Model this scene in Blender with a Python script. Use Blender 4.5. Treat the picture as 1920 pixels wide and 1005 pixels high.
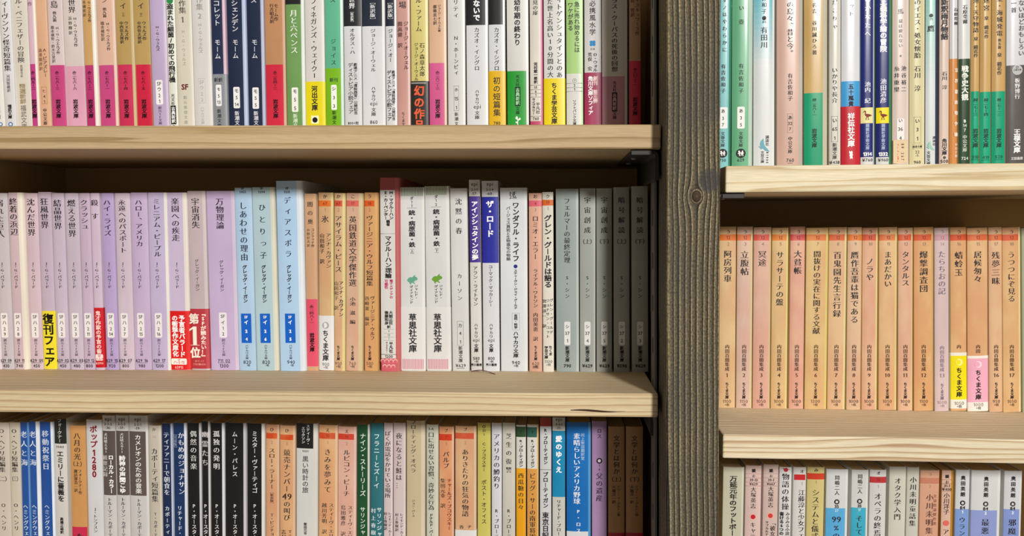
import bpy, math, random
from mathutils import Vector, Matrix

for o in list(bpy.data.objects):
    bpy.data.objects.remove(o, do_unlink=True)
S = bpy.context.scene
COL = S.collection
random.seed(7)

# ------------------------------------------------------------------ camera, light, exposure
F = 1387.0                                   # focal length in pixels of the 1920 wide frame
PITCH = math.atan((502.5 - 423.0) / F)
YAW = math.atan((1046.0 - 960.0) / F * math.cos(PITCH))
CAM = Vector((0.0, -0.532, 0.0))
RIGHT = Vector((math.cos(YAW), math.sin(YAW), 0))
FWD = Vector((-math.sin(YAW) * math.cos(PITCH), math.cos(YAW) * math.cos(PITCH), -math.sin(PITCH)))
UP = RIGHT.cross(FWD)
cd = bpy.data.cameras.new('camera')
cam = bpy.data.objects.new('camera', cd)
COL.objects.link(cam)
cd.sensor_width = 36.0
cd.lens = F * 36.0 / 1920.0
cd.clip_start = 0.01
cam.location = CAM
cam.rotation_euler = (math.pi / 2 - PITCH, 0, YAW)
S.camera = cam

world = bpy.data.worlds.new('room_ambience')
S.world = world
world.use_nodes = True
bg = world.node_tree.nodes['Background']
bg.inputs[0].default_value = (1.0, 0.91, 0.79, 1)
bg.inputs[1].default_value = 0.22

ld = bpy.data.lights.new('ceiling_lamp', 'AREA')
ld.shape = 'DISK'
ld.size = 0.60
ld.energy = 334.0
ld.color = (1.0, 0.975, 0.94)
lamp = bpy.data.objects.new('ceiling_lamp', ld)
COL.objects.link(lamp)
lamp.location = (2.05, -5.0, 1.95)
lamp.rotation_euler = (Vector((0.0, 0.08, 0.0)) - lamp.location).to_track_quat('-Z', 'Y').to_euler()

S.view_settings.view_transform = 'Standard'
S.view_settings.look = 'None'
S.view_settings.gamma = 1.0
S.view_settings.exposure = 0.0
S.view_settings.use_curve_mapping = False


def U(px, py, Y):
    """pixel of the photograph -> point on the depth plane y = Y"""
    d = FWD + RIGHT * ((px - 960.0) / F) + UP * ((502.5 - py) / F)
    return CAM + d * ((Y - CAM.y) / d.y)


def mmpx(px, py, Y):
    return (U(px + 1, py, Y) - U(px, py, Y)).length


YS = 0.079          # depth of the book spines behind the shelf edge
YB = 0.187          # wall behind the shelves

# ------------------------------------------------------------------ materials
def lin(h):
    h = h.lstrip('#')
    if len(h) == 3:
        h = ''.join(c * 2 for c in h)
    v = [int(h[i:i + 2], 16) / 255 for i in (0, 2, 4)]
    return tuple((c / 12.92 if c <= 0.04045 else ((c + 0.055) / 1.055) ** 2.4) for c in v) + (1,)


def mixhex(a, b, t):
    def rgb(h):
        if len(h) == 3:
            h = ''.join(c * 2 for c in h)
        return [int(h[i:i + 2], 16) for i in (0, 2, 4)]
    return ''.join('%02x' % round(x + (y - x) * t) for x, y in zip(rgb(a), rgb(b)))


MATS = {}


def new_mat(name):
    m = bpy.data.materials.new(name)
    m.use_nodes = True
    nt = m.node_tree
    b = nt.nodes['Principled BSDF']
    return m, nt, b


def paper(h, finish='c'):
    """finish c = laminated cover, g = glossy jacket, i = printing ink, p = page block, m = mottled cover"""
    if len(h) == 3:
        h = ''.join(c * 2 for c in h)
    key = (h, finish)
    if key in MATS:
        return MATS[key]
    m, nt, b = new_mat('paper_%s_%s' % (h, finish))
    L = nt.links.new
    tc = nt.nodes.new('ShaderNodeTexCoord')
    base = lin(h)
    if finish == 'i':
        b.inputs['Base Color'].default_value = base
        b.inputs['Roughness'].default_value = 0.55
        b.inputs['Specular IOR Level'].default_value = 0.25
    elif finish == 'p':
        mp = nt.nodes.new('ShaderNodeMapping')
        mp.inputs['Scale'].default_value = (2600, 2, 2)
        nz = nt.nodes.new('ShaderNodeTexNoise')
        nz.inputs['Scale'].default_value = 1.0
        rp = nt.nodes.new('ShaderNodeValToRGB')
        rp.color_ramp.elements[0].position = 0.3
        rp.color_ramp.elements[0].color = lin(mixhex(h, '8a6a40', 0.35))
        rp.color_ramp.elements[1].position = 0.7
        rp.color_ramp.elements[1].color = base
        L(tc.outputs['Object'], mp.inputs[0]); L(mp.outputs[0], nz.inputs['Vector'])
        L(nz.outputs['Fac'], rp.inputs[0]); L(rp.outputs[0], b.inputs['Base Color'])
        b.inputs['Roughness'].default_value = 0.8
    else:
        nz = nt.nodes.new('ShaderNodeTexNoise')
        mp = nt.nodes.new('ShaderNodeMapping')
        oi = nt.nodes.new('ShaderNodeObjectInfo')
        add = nt.nodes.new('ShaderNodeVectorMath')
        L(tc.outputs['Object'], add.inputs[0])
        sc = nt.nodes.new('ShaderNodeMath'); sc.operation = 'MULTIPLY'; sc.inputs[1].default_value = 7.0
        L(oi.outputs['Random'], sc.inputs[0]); L(sc.outputs[0], add.inputs[1])
        L(add.outputs[0], mp.inputs[0])
        rp = nt.nodes.new('ShaderNodeValToRGB')
        if finish == 'm':
            mp.inputs['Scale'].default_value = (50, 50, 26)
            nz.inputs['Scale'].default_value = 1.0
            nz.inputs['Detail'].default_value = 5.0
            rp.color_ramp.elements[0].position = 0.36
            rp.color_ramp.elements[0].color = lin(mixhex(h, 'd07c62', 0.20))
            rp.color_ramp.elements[1].position = 0.62
            rp.color_ramp.elements[1].color = lin(mixhex(h, 'e8d09c', 0.25))
            e = rp.color_ramp.elements.new(0.5); e.color = base
        else:
            mp.inputs['Scale'].default_value = (40, 40, 16)
            nz.inputs['Scale'].default_value = 1.0
            nz.inputs['Detail'].default_value = 3.0
            rp.color_ramp.elements[0].position = 0.3
            rp.color_ramp.elements[0].color = lin(mixhex(h, '000000', 0.045))
            rp.color_ramp.elements[1].position = 0.7
            rp.color_ramp.elements[1].color = lin(mixhex(h, 'ffffff', 0.04))
        L(mp.outputs[0], nz.inputs['Vector'])
        L(nz.outputs['Fac'], rp.inputs[0]); L(rp.outputs[0], b.inputs['Base Color'])
        b.inputs['Roughness'].default_value = 0.3 if finish == 'g' else 0.38
        b.inputs['Specular IOR Level'].default_value = 0.2 if finish == 'g' else 0.4
        if finish == 'g':
            b.inputs['Coat Weight'].default_value = 0.8
            b.inputs['Coat Roughness'].default_value = 0.10
        bp = nt.nodes.new('ShaderNodeBump')
        bp.inputs['Strength'].default_value = 0.12
        bp.inputs['Distance'].default_value = 0.001
        L(nz.outputs['Fac'], bp.inputs['Height']); L(bp.outputs[0], b.inputs['Normal'])
    MATS[key] = m
    return m


def pine(name, light, mid, dark, seed, rough=0.62, fy=330.0, fz=170.0, warp=0.006):
    """planed pine: growth lines along the board, wandering on the edge and tight on the flat"""
    m, nt, b = new_mat(name)
    N, L = nt.nodes.new, nt.links.new

    def M(op, a, c=None):
        n = N('ShaderNodeMath'); n.operation = op
        for i, v in enumerate((a, c)):
            if v is None:
                continue
            if isinstance(v, (int, float)):
                n.inputs[i].default_value = v
            else:
                L(v, n.inputs[i])
        return n.outputs[0]
    tc = N('ShaderNodeTexCoord')
    sp = N('ShaderNodeSeparateXYZ'); L(tc.outputs['Object'], sp.inputs[0])
    mpw = N('ShaderNodeMapping'); mpw.inputs['Location'].default_value = (seed * 3.1, seed, seed * 2)
    mpw.inputs['Scale'].default_value = (5.0, 14.0, 26.0); L(tc.outputs['Object'], mpw.inputs[0])
    wn = N('ShaderNodeTexNoise'); wn.inputs['Scale'].default_value = 1.0; wn.inputs['Detail'].default_value = 1.5
    L(mpw.outputs[0], wn.inputs['Vector'])
    mpl = N('ShaderNodeMapping'); mpl.inputs['Scale'].default_value = (0.4, 60, 120); mpl.inputs['Location'].default_value = (seed, 0, seed)
    L(tc.outputs['Object'], mpl.inputs[0])
    ln = N('ShaderNodeTexNoise'); ln.inputs['Scale'].default_value = 1.0; L(mpl.outputs[0], ln.inputs['Vector'])
    # growth lines: the wander only matters on the edge grain (z), little on the flat (y)
    zz = M('ADD', sp.outputs[2], M('MULTIPLY', M('SUBTRACT', wn.outputs['Fac'], 0.5), warp))
    ph = M('ADD', M('ADD', M('MULTIPLY', zz, fz), M('MULTIPLY', sp.outputs[1], fy)), M('MULTIPLY', ln.outputs['Fac'], 2.0))
    saw = M('FRACT', ph)
    rp = N('ShaderNodeValToRGB'); cr = rp.color_ramp
    cr.elements[0].position = 0.0; cr.elements[0].color = lin(light)
    cr.elements[1].position = 1.0; cr.elements[1].color = lin(light)
    for p, c in ((0.45, light), (0.72, mid), (0.88, dark), (0.94, dark)):
        e = cr.elements.new(p); e.color = lin(c)
    L(saw, rp.inputs[0])
    # broad tone changes along the board
    bt = N('ShaderNodeMapRange'); bt.inputs[1].default_value = 0.35; bt.inputs[2].default_value = 0.65
    bt.inputs[3].default_value = 0.93; bt.inputs[4].default_value = 1.05; L(wn.outputs['Fac'], bt.inputs[0])
    # fine fibres
    mp2 = N('ShaderNodeMapping'); mp2.inputs['Scale'].default_value = (60, 1100, 1100)
    L(tc.outputs['Object'], mp2.inputs[0])
    f = N('ShaderNodeTexNoise'); f.inputs['Scale'].default_value = 1.0; f.inputs['Detail'].default_value = 2.0
    L(mp2.outputs[0], f.inputs['Vector'])
    mr = N('ShaderNodeMapRange'); mr.inputs[1].default_value = 0.3; mr.inputs[2].default_value = 0.7
    mr.inputs[3].default_value = 0.90; mr.inputs[4].default_value = 1.06
    L(f.outputs['Fac'], mr.inputs[0])
    mx = N('ShaderNodeMix'); mx.data_type = 'RGBA'; mx.blend_type = 'MULTIPLY'; mx.inputs[0].default_value = 1.0
    L(rp.outputs[0], mx.inputs[6]); L(M('MULTIPLY', mr.outputs[0], bt.outputs[0]), mx.inputs[7])
    L(mx.outputs[2], b.inputs['Base Color'])
    b.inputs['Roughness'].default_value = rough
    b.inputs['Specular IOR Level'].default_value = 0.3
    bp2 = N('ShaderNodeBump'); bp2.inputs['Strength'].default_value = 0.3; bp2.inputs['Distance'].default_value = 0.0005
    L(f.outputs['Fac'], bp2.inputs['Height']); L(bp2.outputs[0], b.inputs['Normal'])
    return m


def weathered(name, kx, kz):
    """grey weathered 2x4: upright growth lines that part around a knot at (kx, kz) in object space"""
    m, nt, b = new_mat(name)
    N, L = nt.nodes.new, nt.links.new

    def M(op, a, c=None, d=None):
        n = N('ShaderNodeMath'); n.operation = op
        for i, v in enumerate((a, c, d)):
            if v is None:
                continue
            if isinstance(v, (int, float)):
                n.inputs[i].default_value = v
            else:
                L(v, n.inputs[i])
        return n.outputs[0]
    tc = N('ShaderNodeTexCoord')
    sp = N('ShaderNodeSeparateXYZ'); L(tc.outputs['Object'], sp.inputs[0])
    x, y, z = sp.outputs
    dx = M('SUBTRACT', x, kx); dz = M('SUBTRACT', z, kz)
    dz2 = M('MULTIPLY', dz, 0.8)
    r2 = M('ADD', M('ADD', M('MULTIPLY', dx, dx), M('MULTIPLY', dz2, dz2)), 1e-6)
    R2 = 0.0042 ** 2
    psi = M('MULTIPLY', dx, M('SUBTRACT', 1.0, M('DIVIDE', R2, r2)))
    rr = M('SQRT', r2)
    inside = M('LESS_THAN', r2, R2)
    ring = M('MULTIPLY', rr, 1.6)
    g0 = M('ADD', M('MULTIPLY', psi, M('SUBTRACT', 1.0, inside)), M('MULTIPLY', ring, inside))
    # slow sideways wander with height, plus the depth of the board
    cz = N('ShaderNodeCombineXYZ'); L(M('MULTIPLY', z, 5.0), cz.inputs[2]); L(M('MULTIPLY', x, 9.0), cz.inputs[0])
    wn = N('ShaderNodeTexNoise'); wn.inputs['Scale'].default_value = 1.0; wn.inputs['Detail'].default_value = 2.0
    L(cz.outputs[0], wn.inputs['Vector'])
    g1 = M('ADD', g0, M('MULTIPLY', M('SUBTRACT', wn.outputs['Fac'], 0.5), 0.006))
    g = M('ADD', g1, M('MULTIPLY', y, 0.8))
    cv = N('ShaderNodeCombineXYZ'); L(M('MULTIPLY', g, 95.0), cv.inputs[0])
    nz = N('ShaderNodeTexNoise'); nz.inputs['Scale'].default_value = 1.0; nz.inputs['Detail'].default_value = 1.0
    L(cv.outputs[0], nz.inputs['Vector'])
    # regular growth rings: saw shape, about one line every 4 mm
    ph = M('ADD', M('MULTIPLY', g, 255.0), M('MULTIPLY', nz.outputs['Fac'], 1.7))
    saw = M('FRACT', ph)
    rp = N('ShaderNodeValToRGB'); cr = rp.color_ramp
    cr.elements[0].position = 0.0; cr.elements[0].color = lin('9d9073')
    cr.elements[1].position = 1.0; cr.elements[1].color = lin('4a443a')
    for p, c in ((0.13, '9a8d6e'), (0.25, '716650'), (0.55, '645a45'), (0.80, '433c2d'), (0.92, '24201a')):
        e = cr.elements.new(p); e.color = lin(c)
    L(saw, rp.inputs[0])
    # grey fuzz
    mp = N('ShaderNodeMapping'); mp.inputs['Scale'].default_value = (1100, 1100, 600); L(tc.outputs['Object'], mp.inputs[0])
    fz = N('ShaderNodeTexNoise'); fz.inputs['Scale'].default_value = 1.0; fz.inputs['Detail'].default_value = 3.0
    L(mp.outputs[0], fz.inputs['Vector'])
    fr = N('ShaderNodeMapRange'); fr.inputs[1].default_value = 0.35; fr.inputs[2].default_value = 0.65
    fr.inputs[3].default_value = 0.45; fr.inputs[4].default_value = 1.2; L(fz.outputs['Fac'], fr.inputs[0])
    mx = N('ShaderNodeMix'); mx.data_type = 'RGBA'; mx.blend_type = 'MULTIPLY'; mx.inputs[0].default_value = 1
    L(rp.outputs[0], mx.inputs[6]); L(fr.outputs[0], mx.inputs[7])
    # big grey stains
    bn = N('ShaderNodeTexNoise'); bn.inputs['Scale'].default_value = 14.0; bn.inputs['Detail'].default_value = 3.0
    L(tc.outputs['Object'], bn.inputs['Vector'])
    br = N('ShaderNodeMapRange'); br.inputs[1].default_value = 0.42; br.inputs[2].default_value = 0.66
    br.inputs[3].default_value = 0.0; br.inputs[4].default_value = 0.5; L(bn.outputs['Fac'], br.inputs[0])
    # the dark bruise above the knot
    ex = M('SUBTRACT', x, kx + 0.0085); ez = M('MULTIPLY', M('SUBTRACT', z, kz + 0.0105), 1.0)
    er = M('ADD', M('MULTIPLY', ex, ex), M('MULTIPLY', ez, ez))
    em = N('ShaderNodeMapRange'); em.inputs[1].default_value = 0.00003; em.inputs[2].default_value = 0.00009
    em.inputs[3].default_value = 0.8; em.inputs[4].default_value = 0.0; L(er, em.inputs[0])
    mk = M('MAXIMUM', br.outputs[0], em.outputs[0])
    mg = N('ShaderNodeMix'); mg.data_type = 'RGBA'; mg.inputs[7].default_value = lin('3c3b3c')
    L(mk, mg.inputs[0]); L(mx.outputs[2], mg.inputs[6])
    # knot heart
    kn = N('ShaderNodeMapRange'); kn.inputs[1].default_value = 0.0000045; kn.inputs[2].default_value = 0.000016
    kn.inputs[3].default_value = 0.75; kn.inputs[4].default_value = 0.0; L(r2, kn.inputs[0])
    mkn = N('ShaderNodeMix'); mkn.data_type = 'RGBA'; mkn.inputs[7].default_value = lin('3a261e')
    L(kn.outputs[0], mkn.inputs[0]); L(mg.outputs[2], mkn.inputs[6])
    L(mkn.outputs[2], b.inputs['Base Color'])
    b.inputs['Roughness'].default_value = 0.75
    b.inputs['Specular IOR Level'].default_value = 0.2
    b1 = N('ShaderNodeBump'); b1.inputs['Strength'].default_value = 0.9; b1.inputs['Distance'].default_value = 0.0012
    b1.invert = True
    L(saw, b1.inputs['Height'])
    b2 = N('ShaderNodeBump'); b2.inputs['Strength'].default_value = 0.5; b2.inputs['Distance'].default_value = 0.0006
    L(fz.outputs['Fac'], b2.inputs['Height']); L(b1.outputs[0], b2.inputs['Normal']); L(b2.outputs[0], b.inputs['Normal'])
    return m


def metal(name, h, rough=0.45, met=0.7):
    m, nt, b = new_mat(name)
    b.inputs['Base Color'].default_value = lin(h)
    b.inputs['Metallic'].default_value = met
    nz = nt.nodes.new('ShaderNodeTexNoise'); nz.inputs['Scale'].default_value = 90
    mr = nt.nodes.new('ShaderNodeMapRange'); mr.inputs[3].default_value = rough - 0.1; mr.inputs[4].default_value = rough + 0.1
    nt.links.new(nz.outputs['Fac'], mr.inputs[0]); nt.links.new(mr.outputs[0], b.inputs['Roughness'])
    return m


# ------------------------------------------------------------------ mesh building
class MB:
    def __init__(self):
        self.v, self.f, self.mi, self.mats = [], [], [], []

    def mat(self, m):
        if m not in self.mats:
            self.mats.append(m)
        return self.mats.index(m)

    def add(self, vs, fs, m):
        o = len(self.v); k = self.mat(m)
        self.v += [tuple(v) for v in vs]
        for f in fs:
            self.f.append(tuple(i + o for i in f)); self.mi.append(k)

    def box(self, a, b, m):
        (x0, y0, z0), (x1, y1, z1) = a, b
        vs = [(x, y, z) for x in (x0, x1) for y in (y0, y1) for z in (z0, z1)]
        self.add(vs, [(0, 1, 3, 2), (4, 6, 7, 5), (0, 4, 5, 1), (2, 3, 7, 6), (0, 2, 6, 4), (1, 5, 7, 3)], m)

    def build(self, name, parent=None, smooth=None, bevel=0.0, seg=2):
        me = bpy.data.meshes.new(name)
        me.from_pydata(self.v, [], self.f)
        for m in self.mats:
            me.materials.append(m)
        me.polygons.foreach_set('material_index', self.mi)
        o = bpy.data.objects.new(name, me)
        COL.objects.link(o)
        if parent:
            o.parent = parent
        if bevel:
            bv = o.modifiers.new('edge', 'BEVEL'); bv.width = bevel; bv.segments = seg; bv.limit_method = 'ANGLE'
        if smooth is not None:
            me.polygons.foreach_set('use_smooth', [smooth(i) if callable(smooth) else smooth for i in range(len(me.polygons))])
        return o


def tag(o, label=None, cat=None, group=None, kind=None):
    for k, v in (('label', label), ('category', cat), ('group', group), ('kind', kind)):
        if v:
            o[k] = v
    return o


# ------------------------------------------------------------------ lettering
GL = {}
STYLE = {'m': (0.024, -0.010), 'g': (0.012, 0.010), 'b': (0.036, 0.032), 'l': (0.002, -0.004)}
ROT = set('ー（）「」『』［］【】…〜〔〕')
SMALL = set('ぁぃぅぇぉっゃゅょゎァィゥェォッャュョ')


def glyph(ch, style, small=False, rot=False):
    key = (ch, style, small, rot)
    if key in GL:
        return GL[key]
    c = bpy.data.curves.new('glyph', 'FONT'); c.body = ch; c.resolution_u = 2
    o = bpy.data.objects.new('glyph', c); COL.objects.link(o)
    bpy.context.view_layer.update()
    me = bpy.data.meshes.new_from_object(o.evaluated_get(bpy.context.evaluated_depsgraph_get()))
    P = [Vector((v.co.x, v.co.y)) for v in me.vertices]
    T = [tuple(p.vertices) for p in me.polygons if len(p.vertices) >= 3]
    bpy.data.objects.remove(o); bpy.data.curves.remove(c); bpy.data.meshes.remove(me)
    if ch == '1':
        P = [Vector(p) for p in ((.15, 0), (.245, 0), (.245, .69), (.16, .69), (.02, .585), (.02, .49), (.15, .575))]
        T = [(0, 1, 2, 3, 6), (3, 4, 5, 6)]
        if style == 'm':
            P += [Vector(p) for p in ((.05, 0), (.345, 0), (.345, .035), (.05, .035))]
            T += [(7, 8, 9, 10)]
    # weld
    idx, Q, mp = {}, [], []
    for p in P:
        k = (round(p.x, 5), round(p.y, 5))
        if k not in idx:
            idx[k] = len(Q); Q.append(p.copy())
        mp.append(idx[k])
    T2 = []
    for t in T:
        t = tuple(mp[i] for i in t)
        if len(set(t)) == len(t):
            a = sum((Q[t[i]].x * Q[t[(i + 1) % len(t)]].y - Q[t[(i + 1) % len(t)]].x * Q[t[i]].y) for i in range(len(t)))
            T2.append(t if a > 0 else t[::-1])
    ax, az = STYLE[style]
    if small:
        ax, az = ax + 0.006, az + 0.009
    if rot:
        ax, az = az, ax
    edges = {}
    for t in T2:
        for i in range(len(t)):
            e = (t[i], t[(i + 1) % len(t)])
            edges[e] = edges.get(e, 0) + 1
    acc = {}
    for (a, b_) in edges:
        if (b_, a) in edges:
            continue
        d = Q[b_] - Q[a]
        if d.length < 1e-6:
            continue
        n = Vector((d.y, -d.x)).normalized()
        acc.setdefault(a, []).append(n); acc.setdefault(b_, []).append(n)
    R = [q.copy() for q in Q]
    for i, ns in acc.items():
        s = sum(ns, Vector((0, 0)))
        if len(ns) == 2:
            s = s / max(0.35, 1 + ns[0].dot(ns[1]))
        elif s.length > 0:
            s = s.normalized()
        R[i] = Q[i] + Vector((s.x * ax, s.y * az))
    cjk = ord(ch) > 0x2000
    if Q:
        cx = 0.5 if cjk else (min(q.x for q in Q) + max(q.x for q in Q)) / 2
    else:
        cx = 0.5
    cy = 0.358 if cjk else (0.225 if ch in 'epi' else 0.342)
    w = 1.0 if cjk else ((max(q.x for q in Q) - min(q.x for q in Q) + 0.12) if Q else 0.3)
    out = ([(r.x - cx, r.y - cy) for r in R], T2, w)
    GL[key] = out
    return out


SHAPES = {   # small printed emblems, unit box, y up
    'rabbit': [(-.5, -.02), (-.36, .2), (-.2, .28), (.0, .26), (.12, .42), (.30, .50), (.22, .34), (.36, .3), (.5, .14), (.44, .0), (.26, -.06), (.12, -.2),
               (.3, -.34), (.2, -.38), (.0, -.26), (-.16, -.36), (-.06, -.44), (-.24, -.42), (-.3, -.22), (-.42, -.16)],
    'ibis': [(-.5, .22), (-.36, .46), (-.22, .46), (-.16, .3), (-.2, .14), (-.05, .14), (.2, .1), (.5, -.02), (.3, -.12), (.12, -.14), (.1, -.3), (.16, -.46), (.02, -.5),
             (.06, -.44), (.04, -.3), (-.02, -.16), (-.12, -.3), (-.1, -.46), (-.26, -.5), (-.18, -.44), (-.2, -.28), (-.12, -.14), (-.26, -.02), (-.3, .14), (-.26, .3), (-.34, .36)],
    'swallow': [(-.05, .5), (-.3, .3), (-.36, .08), (-.3, -.08), (-.5, -.02), (-.34, -.16), (-.28, -.24), (-.1, -.2), (.1, -.36), (.5, -.42), (.3, -.22), (.06, -.02), (-.02, .2)],
    'sprout': [(-.06, -.5), (.06, -.5), (.04, -.1), (.2, .06), (.44, .06), (.5, .3), (.22, .3), (.04, .1), (0, .2), (-.02, .46), (-.26, .5), (-.42, .26), (-.2, .1), (-.06, .1), (-.08, -.14), (-.3, -.1), (-.4, -.28), (-.16, -.28)],
    'dog': [(-.34, .5), (-.1, .36), (.14, .5), (.3, .3), (.22, .1), (.34, -.06), (.2, -.2), (.34, -.5), (-.28, -.5), (-.18, -.26), (-.34, -.1), (-.24, .12), (-.4, .3)],
    'figures': [(-.36, .3), (-.22, .44), (-.1, .28), (-.04, .1), (.08, .12), (.16, .4), (.3, .4), (.3, .16), (.44, .02), (.3, -.02), (.34, -.4), (.22, -.4), (.18, -.1), (.06, -.36), (-.02, -.36), (.06, -.06), (-.1, .0), (-.12, -.4), (-.22, -.4), (-.26, -.1), (-.44, -.06), (-.3, .06)],
}


class Spine:
    """a book spine in book space: x across, z up, y = profile(x) going away from the viewer"""
    def __init__(s, book, off):
        s.b, s.off = book, off

    def y(s, x):
        return s.b.prof(x) - s.off


class Book:
    GAP = 0.00025

    def __init__(self, row, x0, x1, strip, top, color, label, items, finish, dy, sc, bul):
        self.items = items
        yref = row['yref']
        xc_total = (x0 + x1 + strip) / 2
        Y = YS + dy
        self.Y = Y
        slope = interp(row['slope'], xc_total)
        zs = row['z'](xc_total)                       # shelf surface
        A = U(xc_total, yref, Y)
        B = U(xc_total - slope * 100, yref - 100, Y)
        dirv = Vector((B.x - A.x, 0, B.z - A.z)).normalized()
        t = (zs - A.z) / dirv.z
        base = A + dirv * t
        lean = math.atan2(dirv.x, dirv.z)
        px = (U(x1 + strip, yref, Y).x - U(x0, yref, Y).x)
        self.pp = px / (x1 + strip - x0)                # metres per pixel
        self.W = px - self.GAP
        self.sw = strip * self.pp
        self.cx = -self.sw / 2                          # centre of the printed spine
        self.lean = lean
        base.z += abs(math.sin(lean)) * self.W / 2 + 0.00005
        self.base = base
        zt = U(xc_total - slope * (yref - top), top, Y).z
        self.H = (zt - base.z) / math.cos(lean) if top > -500 else 0.148
        self.H = min(max(self.H, 0.135), 0.175)
        self.xcen = xc_total; self.slope = slope; self.yref = yref
        self.color, self.label, self.finish = color, label, finish
        self.sc = sc or mixhex(color, 'efece4', 0.32)
        self.bul = bul
        self.rl = min(0.0006, self.W * 0.12)
        self.rr = max(self.rl, min(self.sw, self.W * 0.3))

    def prof(self, x):
        w = self.W / 2
        if x > w - self.rr:
            t = min(1.0, (x - (w - self.rr)) / self.rr)
            b0 = self.bul * abs((w - self.rr) / w) ** 3
            return b0 + self.rr * (1 - math.sqrt(max(0, 1 - t * t)))
        if x < -w + self.rl:
            t = min(1.0, (-w + self.rl - x) / self.rl)
            b0 = self.bul * abs((w - self.rl) / w) ** 3
            return b0 + self.rl * (1 - math.sqrt(max(0, 1 - t * t)))
        return self.bul * abs(x / w) ** 3

    def zpx(self, y):
        p = U(self.xcen - self.slope * (self.yref - y), y, self.Y)
        return (p.z - self.base.z) / math.cos(self.lean)

    def outline(self, D, off=0.0):
        """x, y points of the wrap from the back right edge round the spine to the back left edge, with kind: side / spine"""
        w = self.W / 2
        pts = [(w + off, D, 'r'), (w + off, D * 0.5, 'r')]
        n = 7 if self.rr > 0.0012 else 4
        b0 = self.bul * abs((w - self.rr) / w) ** 3
        for i in range(n + 1):
            a = math.pi / 2 * i / n
            pts.append((w - self.rr + (self.rr + off) * math.cos(a), b0 + self.rr - (self.rr + off) * math.sin(a), 'r' if self.sw > 0 else ('s' if i >= n // 2 else 'r')))
        m = 12
        for i in range(1, m):
            x = (w - self.rr) + (-w + self.rl - (w - self.rr)) * i / m
            pts.append((x, self.prof(x) - off, 's'))
        b1 = self.bul * abs((w - self.rl) / w) ** 3
        n = 4
        for i in range(n + 1):
            a = math.pi / 2 * i / n
            pts.append((-w + self.rl - (self.rl + off) * math.sin(a), b1 + self.rl - (self.rl + off) * math.cos(a), 's' if i <= n // 2 else 'l'))
        pts += [(-w - off, D * 0.5, 'l'), (-w - off, D, 'l')]
        return pts

    def wrap(self, mb, z0, z1, zones, base_col, side_col, D, off, fin, side_zone=False, thick=0.0004):
        out = self.outline(D, off)
        inn = []
        w = self.W / 2
        for (x, y, k) in out:                            # inner skin
            xi = max(-w - off + thick, min(w + off - thick, x))
            inn.append((xi, y + thick if k == 's' else max(y, thick + self.bul + off)))
        zl = sorted({z0, z1} | {z for a in zones for z in a[:2] if z0 + 1e-5 < z < z1 - 1e-5})
        n = len(out)
        vs = [(x, y, z) for z in zl for (x, y, k) in out]
        rows = len(zl)
        for r in range(rows - 1):
            zc = (zl[r] + zl[r + 1]) / 2
            zc_col = base_col
            hit = False
            for a in zones:
                if a[0] <= zc <= a[1]:
                    zc_col = a[2]; hit = True
            fs, fsd = [], []
            for i in range(n - 1):
                q = (r * n + i, r * n + i + 1, (r + 1) * n + i + 1, (r + 1) * n + i)
                if out[i][2] == 's' and out[i + 1][2] == 's':
                    fs.append(q)
                elif out[i][2] == 's' or out[i + 1][2] == 's':
                    (fs if self.sw == 0 or out[i][2] == 's' else fsd).append(q)
                else:
                    fsd.append(q)
            mb_add_shared(mb, vs, fs, paper(zc_col, fin))
            sd = side_col
            if hit and side_zone:
                sd = mixhex(zc_col, 'ffffff', 0.15)
            mb_add_shared(mb, vs, fsd, paper(sd, 'g' if fin == 'g' else 'c'))
        self.nw = len(mb.f)
        # inner skin, top, bottom and fore edges
        vi = [(x, y, z) for z in (z0, z1) for (x, y) in inn]
        vo = [(x, y, z) for z in (z0, z1) for (x, y, k) in out]
        o2 = len(vo)
        fs = []
        for i in range(n - 1):
            fs.append((o2 + i + 1, o2 + i, o2 + n + i, o2 + n + i + 1))
            fs.append((n + i, n + i + 1, o2 + n + i + 1, o2 + n + i))
            fs.append((i + 1, i, o2 + i, o2 + i + 1))
        for i in (0, n - 1):
            fs.append((i, n + i, o2 + n + i, o2 + i))
        mb.add(vo + vi, fs, paper(mixhex(side_col, 'ffffff', 0.3), 'c'))

    # ---- printing
    def put(self, mb, pts, faces, color, off):
        # ink lies on the tangent of the rounded spine at the middle of the printed mark
        w = self.W / 2
        xm = (min(p[0] for p in pts) + max(p[0] for p in pts)) / 2
        xm = max(-w + self.rl, min(w - self.rr, xm))
        y0 = self.prof(xm)
        sl = (self.prof(xm + 1e-5) - self.prof(xm - 1e-5)) / 2e-5 if -w + self.rl + 2e-5 < xm < w - self.rr - 2e-5 else 0.0
        vs = [(x, y0 + sl * (x - xm) - off, z) for (x, z) in pts]
        mb.add(vs, faces, paper(color, 'i'))

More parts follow.
